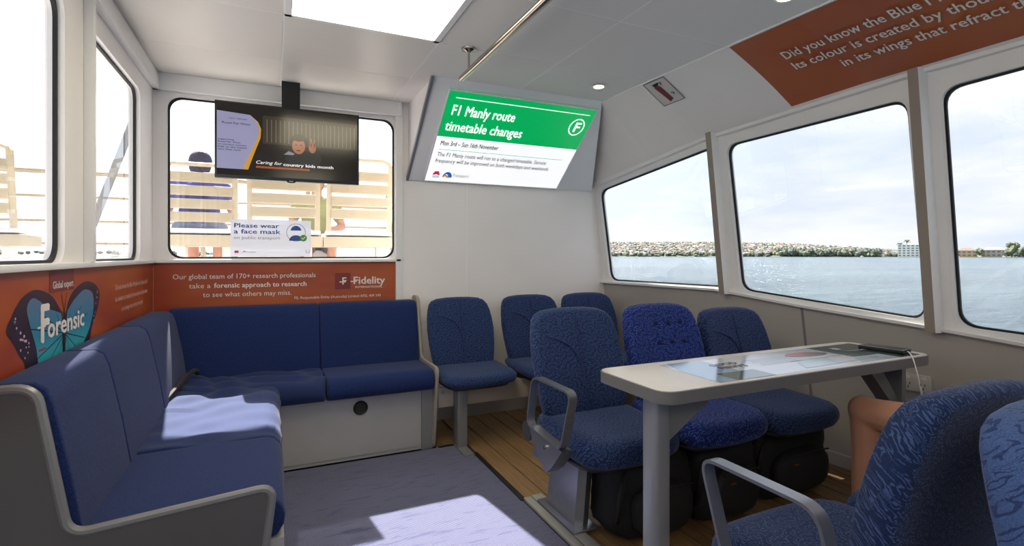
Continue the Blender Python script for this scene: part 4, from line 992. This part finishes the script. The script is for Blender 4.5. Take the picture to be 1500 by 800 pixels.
# bags under the seats
def bag(x, y, wx, wy, h, label, rot=0, s_=0):
    t_ = thing('backpack', label, 'bag', (x, y, 0), 'black bags under the seats')
    rn = random.Random(s_)
    ph_ = [rn.uniform(0, 6) for _ in range(4)]
    def f(d):
        p = 4.5; k = (abs(d.x)**p+abs(d.y)**p+abs(d.z)**p)**(-1/p)
        return k*(1+.03*math.sin(7*d.x+ph_[0])*math.sin(6*d.z+ph_[1])+.02*math.sin(13*d.z+9*d.y+ph_[2]))
    q = MB(); q.ell((x, y, h/2+.002), (wx/2, wy/2, h/2), 32, 20, f); q.build('body', M_BAG, t_, ang=60)
    q = MB(); q.ell((x-.01, y-wy/2-.015, h*.42), (wx*.36, .045, h*.28), 24, 14, lambda d: (abs(d.x)**3+abs(d.y)**3+abs(d.z)**3)**(-1/3)); q.build('front_pocket', M_BAG, t_, ang=60)
    q = MB(); q.tube(bez([(x-wx*.46, y-wy*.3, h*.25), (x-wx*.56, y-wy*.55, h*.45), (x-wx*.50, y-wy*.5, h*.75), (x-wx*.30, y-wy*.3, h*.93)]), .012, 6); q.build('strap', M_BLACK, t_)
    q = MB(); q.box(x-wx*.22, x-wx*.22+.028, y-wy/2-.061, y-wy/2-.052, h*.55, h*.55+.006); q.build('tag', M_ORTAG, t_)
    q = MB(); q.tube(bez([(x-wx*.3, y-wy/2-.050, h*.66), (x, y-wy/2-.062, h*.70), (x+wx*.28, y-wy/2-.05, h*.66)]), .004, 5); q.build('zip', M_BLACK, t_)
bag(1.42, 1.76, .40, .27, .355, 'black backpack under the seat with the armrest, beside table leg', s_=1)
bag(1.80, 1.74, .36, .26, .36, 'black backpack under the buttoned seat, middle of three', s_=2)
bag(2.26, 1.78, .50, .28, .35, 'wide black bag under the window-side seat behind the table', s_=3)

# ------------------------------------------------------------------ people
def remeshed(mb, name, mtl, parent, vox, smooth_it=3):
    o = mb.build('tmp', mtl, None, smooth=False, recalc=False)
    md = o.modifiers.new('r', 'REMESH'); md.mode = 'VOXEL'; md.voxel_size = vox
    ms = o.modifiers.new('s', 'SMOOTH'); ms.iterations = smooth_it; ms.factor = .5
    dg = bpy.context.evaluated_depsgraph_get(); dg.update()
    me = bpy.data.meshes.new_from_object(o.evaluated_get(dg)); me.name = name
    old = o.data; bpy.data.objects.remove(o); bpy.data.meshes.remove(old)
    for p in me.polygons: p.use_smooth = True
    me.materials.clear(); me.materials.append(mtl)
    n = bpy.data.objects.new(name, me); C.objects.link(n); n.parent = parent
    return n
def cap(mb, a, b_, ra, rb, n=12):
    a, b_ = Vector(a), Vector(b_); m = 4
    pts = [a.lerp(b_, i/m) for i in range(m+1)]; rr = [lerp(ra, rb, i/m) for i in range(m+1)]
    mb.tube(pts, rr, n); mb.ell(a, (ra,)*3, n, 8); mb.ell(b_, (rb,)*3, n, 8)
def person(label, loc, rot, hs, knees, shirt, lower, hair, lower_to=.45, vox=.009, tz=1.0, scl=1.0, elbow=None, hands=None, skin=M_SKIN):
    root = thing('person', label, 'person', loc); root.rotation_euler = (0, 0, rot)
    sv = root.location.copy(); root.location = (0, 0, 0)
    b = MB(); hip = [(-.095, 0, hs+.09), (.095, 0, hs+.09)]; kn = knees
    sh = [(-.175, -.05, hs+.50), (.175, -.05, hs+.50)]
    def torso(m, e):
        cap(m, (-.06, -.01, hs+.09), (.06, -.01, hs+.09), .105+e, .105+e); cap(m, (0, 0, hs+.10), (0, -.035, hs+.30), .125+e, .115+e)
        m.ell((0, -.02, hs+.12), (.17+e, .115+e, .11+e)); m.ell((0, -.04, hs+.27), (.145+e, .10+e, .14+e)); m.ell((0, -.045, hs+.42), (.175+e, .115+e, .14+e)); cap(m, sh[0], sh[1], .055+e, .055+e); cap(m, (0, -.045, hs+.46), (0, -.03, hs+.56), .08+e, .052+e*.5)
    torso(b, 0)
    cap(b, (0, -.03, hs+.52), (0, 0, hs+.66), .052, .050)
    hc = Vector((0, .025, hs+.745)); b.ell(hc, (.076, .096, .118), 20, 14); b.ell(hc+Vector((0, .03, -.06)), (.055, .065, .055), 14, 10)
    b.ell(hc+Vector((0, .100, -.012)), (.013, .018, .022), 8, 6); b.ell(hc+Vector((0, .083, -.052)), (.024, .012, .010), 8, 6)
    for s_ in (-1, 1): b.ell(hc+Vector((s_*.078, -.005, -.01)), (.010, .020, .030), 8, 6)
    for i, s_ in enumerate((-1, 1)):
        k = Vector(kn[i]); an = Vector((k.x, k.y-.01+(.02 if not i else 0), .085))
        cap(b, hip[i], k, .088, .060); b.ell(k+Vector((0, .012, .01)), (.055, .05, .055))
        mid = k.lerp(an, .33); cap(b, k, mid+Vector((0, -.012, 0)), .056, .058); cap(b, mid+Vector((0, -.012, 0)), an, .058, .038)
        cap(b, an, an+Vector((0, -.03, -.045)), .036, .036); cap(b, an+Vector((0, -.02, -.045)), an+Vector((s_*.02, .13, -.055)), .034, .030)
        e = Vector(elbow[i]) if elbow else Vector((s_*.25, .04, hs+.25)); h = Vector(hands[i]) if hands else Vector((s_*.12, .30, hs+.20))
        cap(b, sh[i], e, .050, .038); cap(b, e, e.lerp(h, .35), .040, .038); cap(b, e.lerp(h, .35), h, .038, .026)
        d = (h-e).normalized(); sd2 = d.cross(Vector((0, 0, 1))).normalized()
        pm_ = h+d*.045; b.ell(h+d*.04, (.038, .045, .020)); 
        for fi, (of, ln) in enumerate(((-.030, .062), (-.010, .075), (.010, .070), (.029, .055))):
            p0 = h+d*.07+sd2*of; p1 = p0+d*ln*.5+Vector((0, 0, -.006)); p2 = p1+d*ln*.5+Vector((0, 0, -.022))
            cap(b, p0, p1, .0095, .009, 8); cap(b, p1, p2, .009, .008, 8)
        tdir = -s_*sd2 if False else sd2*(-s_)
        cap(b, h+d*.02+tdir*.025, h+d*.05+tdir*.052, .012, .010, 8); cap(b, h+d*.05+tdir*.052, h+d*.075+tdir*.055, .010, .009, 8)
    sq = lambda m: setattr(m, 'v', [(p[0], p[1], p[2] if p[2] < hs+.1 else hs+.1+(p[2]-hs-.1)*tz) for p in m.v])
    sq(b)
    body = remeshed(b, 'body', skin, root, vox)
    for s_ in (-1, 1):
        q = MB(); q.ell(hc+Vector((s_*.031, .085, .012)), (.012, .010, .008), 10, 8); sq(q); q.build('eye', mat('eye_white', (225, 225, 225), .3) if 'eye_white' not in MT else MT['eye_white'], root)
    q = MB(); torso(q, .012)
    for i in range(2):
        e = Vector(elbow[i]) if elbow else Vector(((-1, 1)[i]*.25, .04, hs+.25)); cap(q, sh[i], Vector(sh[i]).lerp(e, .62), .068, .058)
    sq(q); remeshed(q, 'shirt', shirt, root, .012, 4)
    q = MB(); cap(q, hip[0], hip[1], .118, .118); q.ell((0, -.02, hs+.12), (.188, .130, .10))
    for i in range(2): cap(q, hip[i], Vector(hip[i]).lerp(Vector(kn[i]), lower_to), .104, .086)
    remeshed(q, 'shorts', lower, root, .012, 4)
    q = MB(); q.ell(hc+Vector((0, -.014, .022)), (.088, .102, .112), 22, 16, lambda d: 1.0 if (d.y < .35 or d.z > .55) else .80); q.ell(hc+Vector((0, -.05, -.03)), (.082, .062, .105), 20, 12); sq(q); q.build('hair', hair, root, ang=80)
    for i, s_ in enumerate((-1, 1)):
        k = Vector(kn[i]); q = MB(); q.ell((k.x+s_*.012, k.y+.045+(.02 if not i else 0), .040), (.048, .135, .040), 16, 10, lambda d: (abs(d.x)**2.6+abs(d.y)**2.6+abs(d.z)**2.6)**(-1/2.6)); q.build('shoe', mat('shoe_%d' % len(MT), (70, 66, 66), .6), root)
    root.location = sv; root.scale = (scl,)*3
    return root
M_PURP = mat('blue_violet_cloth', (66, 72, 150), .85, bump=(40, .4, .01)); M_DEN = mat('grey_blue_denim', (122, 132, 156), .85)
M_HAIR = mat('dark_hair', (48, 44, 70), .7, bump=(60, .6, .01)); M_KHAKI = mat('olive_cloth', (148, 150, 96), .85)
person('seated passenger in shorts, bare knee showing under the window end of table', (2.22, .62, 0), 0, .475, [(-.155, .60, .545), (.10, .42, .50)],
       mat('grey_tshirt', (110, 112, 120), .85), mat('navy_shorts', (40, 46, 66), .85), mat('brown_hair', (60, 44, 34), .8), .42, .008, hands=[(-.13, .20, .68), (.13, .20, .68)], elbow=[(-.24, -.08, .74), (.24, -.08, .74)])

# ------------------------------------------------------------------ bow deck outside
DZ = .78; KB = 1.13
m_ = MB(); m_.box(-4.6, 2.2, YF+.06, 7.3, DZ-.06, DZ); m_.box(-4.6, XL-.06, -3, YF+.06, DZ-.06, DZ); m_.build('deck_floor', mat('deck_paint', (190, 188, 186), .6, noise=(3, .05)), kind='structure', smooth=False)
m_ = MB(); m_.box(-.66, 2.15, YF+.05, 4.25, 2.42, 2.48); m_.build('roof', M_WHITE, kind='structure', smooth=False)
def deck_bench(x0, x1, y, label, zb=1.42, pit=.094, hh=.072, zt=1.86):
    t_ = thing('deck_bench_seat', label, 'bench', (x0, y, .82), 'slatted deck bench seats')
    zs = 1.30
    rail_w = .034
    for x in (x0, x1-rail_w):
        q = MB(); q.band([(x+rail_w/2, y+.045, zs), (x+rail_w/2, y+.02, zs+.2), (x+rail_w/2, y-.01, zs+.45), (x+rail_w/2, y-.02, zt-.03)], None, (rail_w/2, 0, 0), .022); q.build('upright', M_CREAM, t_)
    q = MB(); q.tube([(x0+.017, y-.02, zt-.05), (x0+.03, y-.022, zt-.015), (x0+.07, y-.022, zt), (x1-.07, y-.022, zt), (x1-.03, y-.022, zt-.015), (x1-.017, y-.02, zt-.05)], .014, 8); q.build('top_rail', M_CREAM, t_)
    for i in range(4):
        z0 = zb+i*pit; yy_ = y+.03-.1*(z0-1.27)
        q = MB(); q.box(x0+.03, x1-.03, yy_-.010, yy_+.008, z0, z0+hh, .003)
        for k in range(6): q.box(x0+.034, x1-.034, yy_-.013, yy_-.009, z0+.006+k*.010, z0+.011+k*.010)
        q.build('slat', M_CREAM, t_)
    q = MB(); q.sweep([(y+.03, zs+.03), (y+.2, zs+.008), (y+.40, zs+.02), (y+.44, zs+.01), (y+.44, zs-.005), (y+.2, zs-.012), (y+.02, zs+.0)], fb, x0-.005, x1+.005, .01, 3); q.build('seat_panel', M_WHITE, t_)
    q = MB(); q.box(x0-.02, x1+.02, y+.03, y+.38, zs-.09, zs-.012, .004); q.build('seat_box', M_CREAM, t_)
    for x in (x0+.08, x1-.10):
        q = MB(); q.box(x, x+.05, y+.10, y+.20, .82, zs-.09, .004); q.build('leg', M_WHITE, t_)
    t_.scale = (KB,)*3; t_.location = (x0*KB, y*KB, 1.15+(.82-1.15)*KB)
    return t_
deck_bench(-.66, -.215, 3.98, 'cream slatted deck seat outside with a person in violet sitting on it', 1.372, .0872, .066, 1.75)
deck_bench(-.16, .315, 3.98, 'cream slatted deck seat outside behind the television and mask notice')
deck_bench(.36, .835, 3.98, 'cream slatted deck seat outside at the far end behind the television')
deck_bench(-1.98, -1.52, 4.4, 'cream slatted deck seat outside the left window')
person('person in violet-blue top seen from behind sitting on the deck seat', (-.515, 4.72, DZ), 0, .52, [(-.11, .42, .54), (.11, .42, .54)], M_PURP, M_DEN, M_HAIR, .45, .010, tz=.86, scl=.93)
person('person with olive top sitting further out on the deck, mostly hidden by slats', (.42, 5.75, DZ), PI, .42, [(-.12, .42, .44), (.12, .42, .44)], M_KHAKI, mat('brown_cloth', (96, 74, 70), .85), mat('fair_hair', (150, 110, 80), .8), .9, .012)
q = MB(); q.box(-.3, 1.1, 5.55, 5.98, DZ, DZ+.42, .02); tag(q.build('deck_locker', M_WHITE), 'white deck locker that the olive-topped person sits on', 'locker')
# railing
rl = thing('deck_railing', 'cream railing round the bow deck outside the windows', 'railing', (-1, 7.0, DZ))
for z in (2.04, 1.78, 1.52, 1.28):
    q = MB(); q.tube([(-4.4, 1.0, z), (-4.4, 6.4, z), (-3.8, 7.0, z), (1.4, 7.0, z), (2.05, 6.2, z), (2.1, 3.8, z)], .026 if z > 2 else .015, 8); q.build('rail', M_RAIL, rl)
for x, y in ((-4.4, 1.4), (-4.4, 3), (-4.4, 4.6), (-4.4, 6.3), (-3.2, 7.0), (-2.0, 7.0), (-.8, 7.0), (.4, 7.0), (1.4, 7.0), (2.08, 5.2)):
    q = MB(); q.tube([(x+.10, y-.05, DZ), (x, y, 2.04)], .026, 8); q.build('post', M_RAIL, rl)
m_ = MB(); m_.box(-4.6, 2.2, 7.15, 7.25, DZ, DZ+.22); m_.build('deck_coaming', M_CREAM, kind='structure', smooth=False)
st = MB(); st.tube([(-1.06, 4.0, DZ+.02), (-1.03, 4.0, 1.28), (-.80, 4.0, 2.02), (-.765, 4.0, 2.16), (-.76, 4.0, 2.7)], .022, 12)
tag(st.build('deck_stay', mat('stay_metal', (120, 122, 128), .45)), 'bent grey metal stay standing outside the left corner window', 'stay')

# ------------------------------------------------------------------ harbour and far shore
WZ = -3.0
m_ = MB(); m_.quad((-9000, -9000, WZ), (9000, -9000, WZ), (9000, 9000, WZ), (-9000, 9000, WZ)); m_.build('water', M_WATER, kind='structure', smooth=False)
D = 1500
def polar(phi, r, z): p = math.radians(phi); return (r*math.sin(p), r*math.cos(p), z)
sky = [(-80, 6), (-40, 10), (-20, 14), (0, 10), (20, 20), (34.5, 52), (37, 54), (44, 52), (50, 48), (54, 41), (57, 32), (60, 20), (63, 11), (66, 10), (75, 12), (100, 8)]
def hill(phi):
    for (a, x0), (b_, x1) in zip(sky, sky[1:]):
        if phi <= b_: return lerp(x0, x1, (phi-a)/(b_-a))
    return 8
rnd = random.Random(11)
m_ = MB(); phis = [-80+i*1.0 for i in range(181)]; n = len(phis); rows = 7
for k in range(rows):
    for p in phis:
        h = hill(p)*(k/(rows-1))**.8*.82*(1+.06*math.sin(p*3.1+k)); m_.v.append(polar(p, D+k*70+15*math.sin(p*1.3), WZ+.2+h+(0 if k else .4)))
for k in range(rows-1):
    for i in range(n-1): m_.f.append((k*n+i, k*n+i+1, (k+1)*n+i+1, (k+1)*n+i)); m_.m.append(0)
m_.build('hill_terrain', mat('hill_green', (88, 96, 78), .9, noise=(.02, .25)), kind='structure', ang=60)
HC = [mat('house_%d' % i, c, .8) for i, c in enumerate([(196, 192, 188), (172, 164, 154), (150, 132, 120), (210, 210, 212), (132, 130, 128), (186, 172, 148)])]  # house and roof colours greyed to carry the distance haze
RC = [mat('roof_%d' % i, c, .8) for i, c in enumerate([(124, 104, 96), (104, 100, 100), (142, 138, 136)])]
m_ = MB(); tr_ = MB()
def small_house(mb, c, a, w_, d, h, wi, ri):
    ca, sa = math.cos(a), math.sin(a)
    P = lambda x, y, z: (c[0]+x*ca-y*sa, c[1]+x*sa+y*ca, c[2]+z)
    v = [P(x, y, z) for z in (-2, h) for x, y in ((-w_/2, -d/2), (w_/2, -d/2), (w_/2, d/2), (-w_/2, d/2))]
    mb.add(v, [(0,1,5,4), (1,2,6,5), (2,3,7,6), (3,0,4,7)], wi)
    v = [P(x, y, h) for x, y in ((-w_*.54, -d*.54), (w_*.54, -d*.54), (w_*.54, d*.54), (-w_*.54, d*.54))]+[P(-w_*.25, 0, h+2.6), P(w_*.25, 0, h+2.6)]
    mb.add(v, [(0,1,5,4), (1,2,5), (2,3,4,5), (3,0,4)], ri)
def ground(p, kk):
    return WZ+.6+hill(p)*(kk/(rows-1))**.8*.82
for i in range(1700):
    p = rnd.uniform(30, 62); kk = rnd.uniform(0.15, 6)**1.0
    if p > 55 and rnd.random() < .5: continue
    c = polar(p, D+kk*70, ground(p, kk)); small_house(m_, c, rnd.uniform(0, 3), rnd.uniform(8, 17), rnd.uniform(7, 12), rnd.uniform(4, 8), rnd.randrange(6), 6+rnd.randrange(3))
for i in range(200):
    p = rnd.choice([rnd.uniform(-60, 30), rnd.uniform(62, 95)]); kk = rnd.uniform(1.5, 6)
    c = polar(p, D+kk*70, ground(p, kk)); small_house(m_, c, rnd.uniform(0, 3), rnd.uniform(9, 16), rnd.uniform(7, 12), rnd.uniform(4, 7), rnd.randrange(6), 6+rnd.randrange(3))
m_.build('hillside_houses', HC+RC, kind='stuff', smooth=False, recalc=False)
def tree_blob(mb, c, r, h, mi=0, rn=rnd):
    base = len(mb.v); ico = bmesh.new(); bmesh.ops.create_icosphere(ico, subdivisions=1, radius=1)
    ico.verts.index_update(); vs = [(c[0]+v.co.x*r*rn.uniform(.75, 1.15), c[1]+v.co.y*r*rn.uniform(.75, 1.15), c[2]+h*.5+v.co.z*h*.5*rn.uniform(.8, 1.15)) for v in ico.verts]
    fs = [[v.index for v in f.verts] for f in ico.faces]; ico.free(); mb.add(vs, fs, mi)
TC = [mat('tree_%d' % i, c, .9) for i, c in enumerate([(78, 88, 72), (96, 102, 82), (66, 76, 68), (112, 116, 84)])]  # greens dulled, with far-shore haze put into the colour
for i in range(3600):
    p = rnd.uniform(29, 66); kk = rnd.uniform(0, 6)
    if p > 53 and rnd.random() < .3: kk = rnd.uniform(0, 1.0)
    tree_blob(tr_, polar(p, D+kk*70-3, ground(p, kk)-1), rnd.uniform(4, 8), rnd.uniform(6, 12), rnd.randrange(4))
for i in range(170):                                   # wooded point left of the white building
    p = rnd.uniform(52, 60.4); kk = rnd.uniform(0, .8); tree_blob(tr_, polar(p, D+kk*70-8, ground(p, kk)-1), rnd.uniform(6, 9), rnd.uniform(13, 20), rnd.randrange(3))
for i in range(500):
    p = rnd.choice([rnd.uniform(-75, 29), rnd.uniform(66, 98)]); kk = rnd.uniform(0, 6); tree_blob(tr_, polar(p, D+kk*70, ground(p, kk)-1), rnd.uniform(5, 8), rnd.uniform(7, 13), rnd.randrange(4))
tr_.build('hillside_treeline', TC, kind='stuff', smooth=False, recalc=False)
# white apartment building at the point
def far_block(name, label, cat, phi, r, w_, d, h, wall, roofm, floors, cols, winm, hip_roof):
    c = polar(phi, r, WZ+1.2); t_ = thing(name, label, cat, c); a = -math.radians(phi); ca, sa = math.cos(a), math.sin(a)
    P = lambda x, y, z: (c[0]+x*ca-y*sa, c[1]+x*sa+y*ca, c[2]+z)
    q = MB(); q.add([P(x, y, z) for x in (-w_/2, w_/2) for y in (-d/2, d/2) for z in (-1, h)], [(0,1,3,2),(4,6,7,5),(0,4,5,1),(2,3,7,6),(0,2,6,4),(1,5,7,3)]); q.build('wall', wall, t_, smooth=False)
    q = MB()
    if hip_roof: q.add([P(x, y, h) for x, y in ((-w_*.54, -d*.56), (w_*.54, -d*.56), (w_*.54, d*.56), (-w_*.54, d*.56))]+[P(-w_*.2, 0, h+h*.45), P(w_*.2, 0, h+h*.45)], [(0,1,5,4), (1,2,5), (2,3,4,5), (3,0,4), (3,2,1,0)])
    else: q.add([P(x, y, z) for x in (-w_*.2, w_*.15) for y in (-d*.3, d*.3) for z in (h, h+3)], [(0,1,3,2),(4,6,7,5),(0,4,5,1),(2,3,7,6),(0,2,6,4),(1,5,7,3)])
    q.build('roof', roofm, t_, smooth=False)
    for i in range(floors):
        for j in range(cols):
            x = -w_/2+w_*(j+.5)/cols; z = h*(i+.35)/floors; ww, hh = w_/cols*.30, h/floors*.24
            q = MB(); q.add([P(x+sx_*ww, -d/2-.3*o2, z+sz_*hh+hh*.5) for o2 in (1, 0) for sx_, sz_ in ((-1, -1), (1, -1), (1, 1), (-1, 1))], [(0,1,2,3), (0,1,5,4), (1,2,6,5), (2,3,7,6), (3,0,4,7)])
            q.build('window', winm, t_, smooth=False)
M_WB = mat('white_render', (238, 234, 222), .8); M_FW = mat('far_window', (110, 120, 130), .4); M_YEL = mat('yellow_render', (206, 176, 118), .8)
far_block('apartment_building', 'white waterfront apartment building with rows of small windows', 'building', 62.95, 1480, 62, 26, 27, M_WB, M_WB, 5, 8, M_FW, False)
far_block('waterfront_house', 'yellow waterfront house with terracotta roof nearest the last window post', 'house', 66.35, 1480, 34, 20, 13, M_YEL, RC[0], 2, 4, M_FW, True)
far_block('waterfront_house', 'low orange-roofed house at the gap edge of the shore', 'house', 65.0, 1500, 26, 18, 10, HC[1], RC[0], 2, 3, M_FW, True)
far_block('waterfront_house', 'cream waterfront house with grey roof between the trees', 'house', 68.0, 1490, 40, 22, 14, HC[5], RC[2], 2, 5, M_FW, True)
far_block('waterfront_house', 'large pale house with brown roof at the right end of the shore', 'house', 70.4, 1480, 44, 22, 17, HC[0], RC[1], 3, 4, M_FW, True)
def big_tree(phi, r, h, rad, label, palm=False):
    c = polar(phi, r, WZ+1); t_ = thing('tree', label, 'tree', c)
    q = MB(); q.tube([c, (c[0], c[1], c[2]+h*.6)], rad*.12 if not palm else .5, 6); q.build('trunk', mat('bark_%d' % len(MT), (96, 82, 66), .9), t_)
    q = MB(); rn = random.Random(int(phi*10))
    if palm:
        for i in range(9):
            a = 2*PI*i/9; q.tube([(c[0], c[1], c[2]+h*.6), (c[0]+math.cos(a)*rad*.6, c[1]+math.sin(a)*rad*.6, c[2]+h*.72), (c[0]+math.cos(a)*rad, c[1]+math.sin(a)*rad, c[2]+h*.6)], [.6, .9, .2], 4)
    else:
        for i in range(14): tree_blob(q, (c[0]+rn.uniform(-.6, .6)*rad, c[1]+rn.uniform(-.5, .5)*rad, c[2]+rn.uniform(.1, .55)*h), rad*.5, h*.42, rn.randrange(2), rn)
    q.build('crown', [TC[1], TC[3]], t_, smooth=False, recalc=False)
big_tree(69.05, 1470, 34, 14, 'tall green tree rising above the waterfront houses')
big_tree(69.7, 1460, 25, 11, 'rounded yellow-green tree in front of the pale brown-roofed house')
big_tree(67.15, 1460, 20, 9, 'green tree between the yellow and the cream waterfront houses')
big_tree(65.55, 1455, 14, 9, 'low shrubby tree beside the yellow house')
big_tree(61.9, 1500, 44, 7, 'tall palm beside the white apartment building', True)
big_tree(62.4, 1520, 54, 7, 'taller palm rising behind the white apartment building', True)
# moored boats along the shore
for p, lab_ in ((59.1, 'small white boat moored off the wooded point, left of the white building'), (65.8, 'small white boat moored in front of the low orange-roofed house'), (67.2, 'small white boat moored in front of the yellow house and shrubby tree'), (68.6, 'small white boat moored in front of the cream house and tall tree'), (41.5, 'small white boat seen far off through the first side window')):
    c = polar(p, 1420, WZ); t_ = thing('moored_boat', lab_, 'boat', c, 'boats moored off the far shore')
    q = MB(); q.add([(c[0]+x, c[1]+y, c[2]+z) for x, y, z in ((-5, -1.5, 1.6), (5, -1.2, 1.6), (7, 0, 1.8), (5, 1.2, 1.6), (-5, 1.5, 1.6), (-4, -1, 0), (4, -.8, 0), (5.5, 0, 0), (4, .8, 0), (-4, 1, 0))], [(0,1,2,3,4), (0,1,6,5), (1,2,7,6), (2,3,8,7), (3,4,9,8), (4,0,5,9)]); q.build('hull', M_WB, t_, smooth=False)
    q = MB(); q.box(c[0]-2.5, c[0]+2, c[1]-.9, c[1]+.9, c[2]+1.6, c[2]+3.0); q.build('cabin', M_WB, t_, smooth=False)
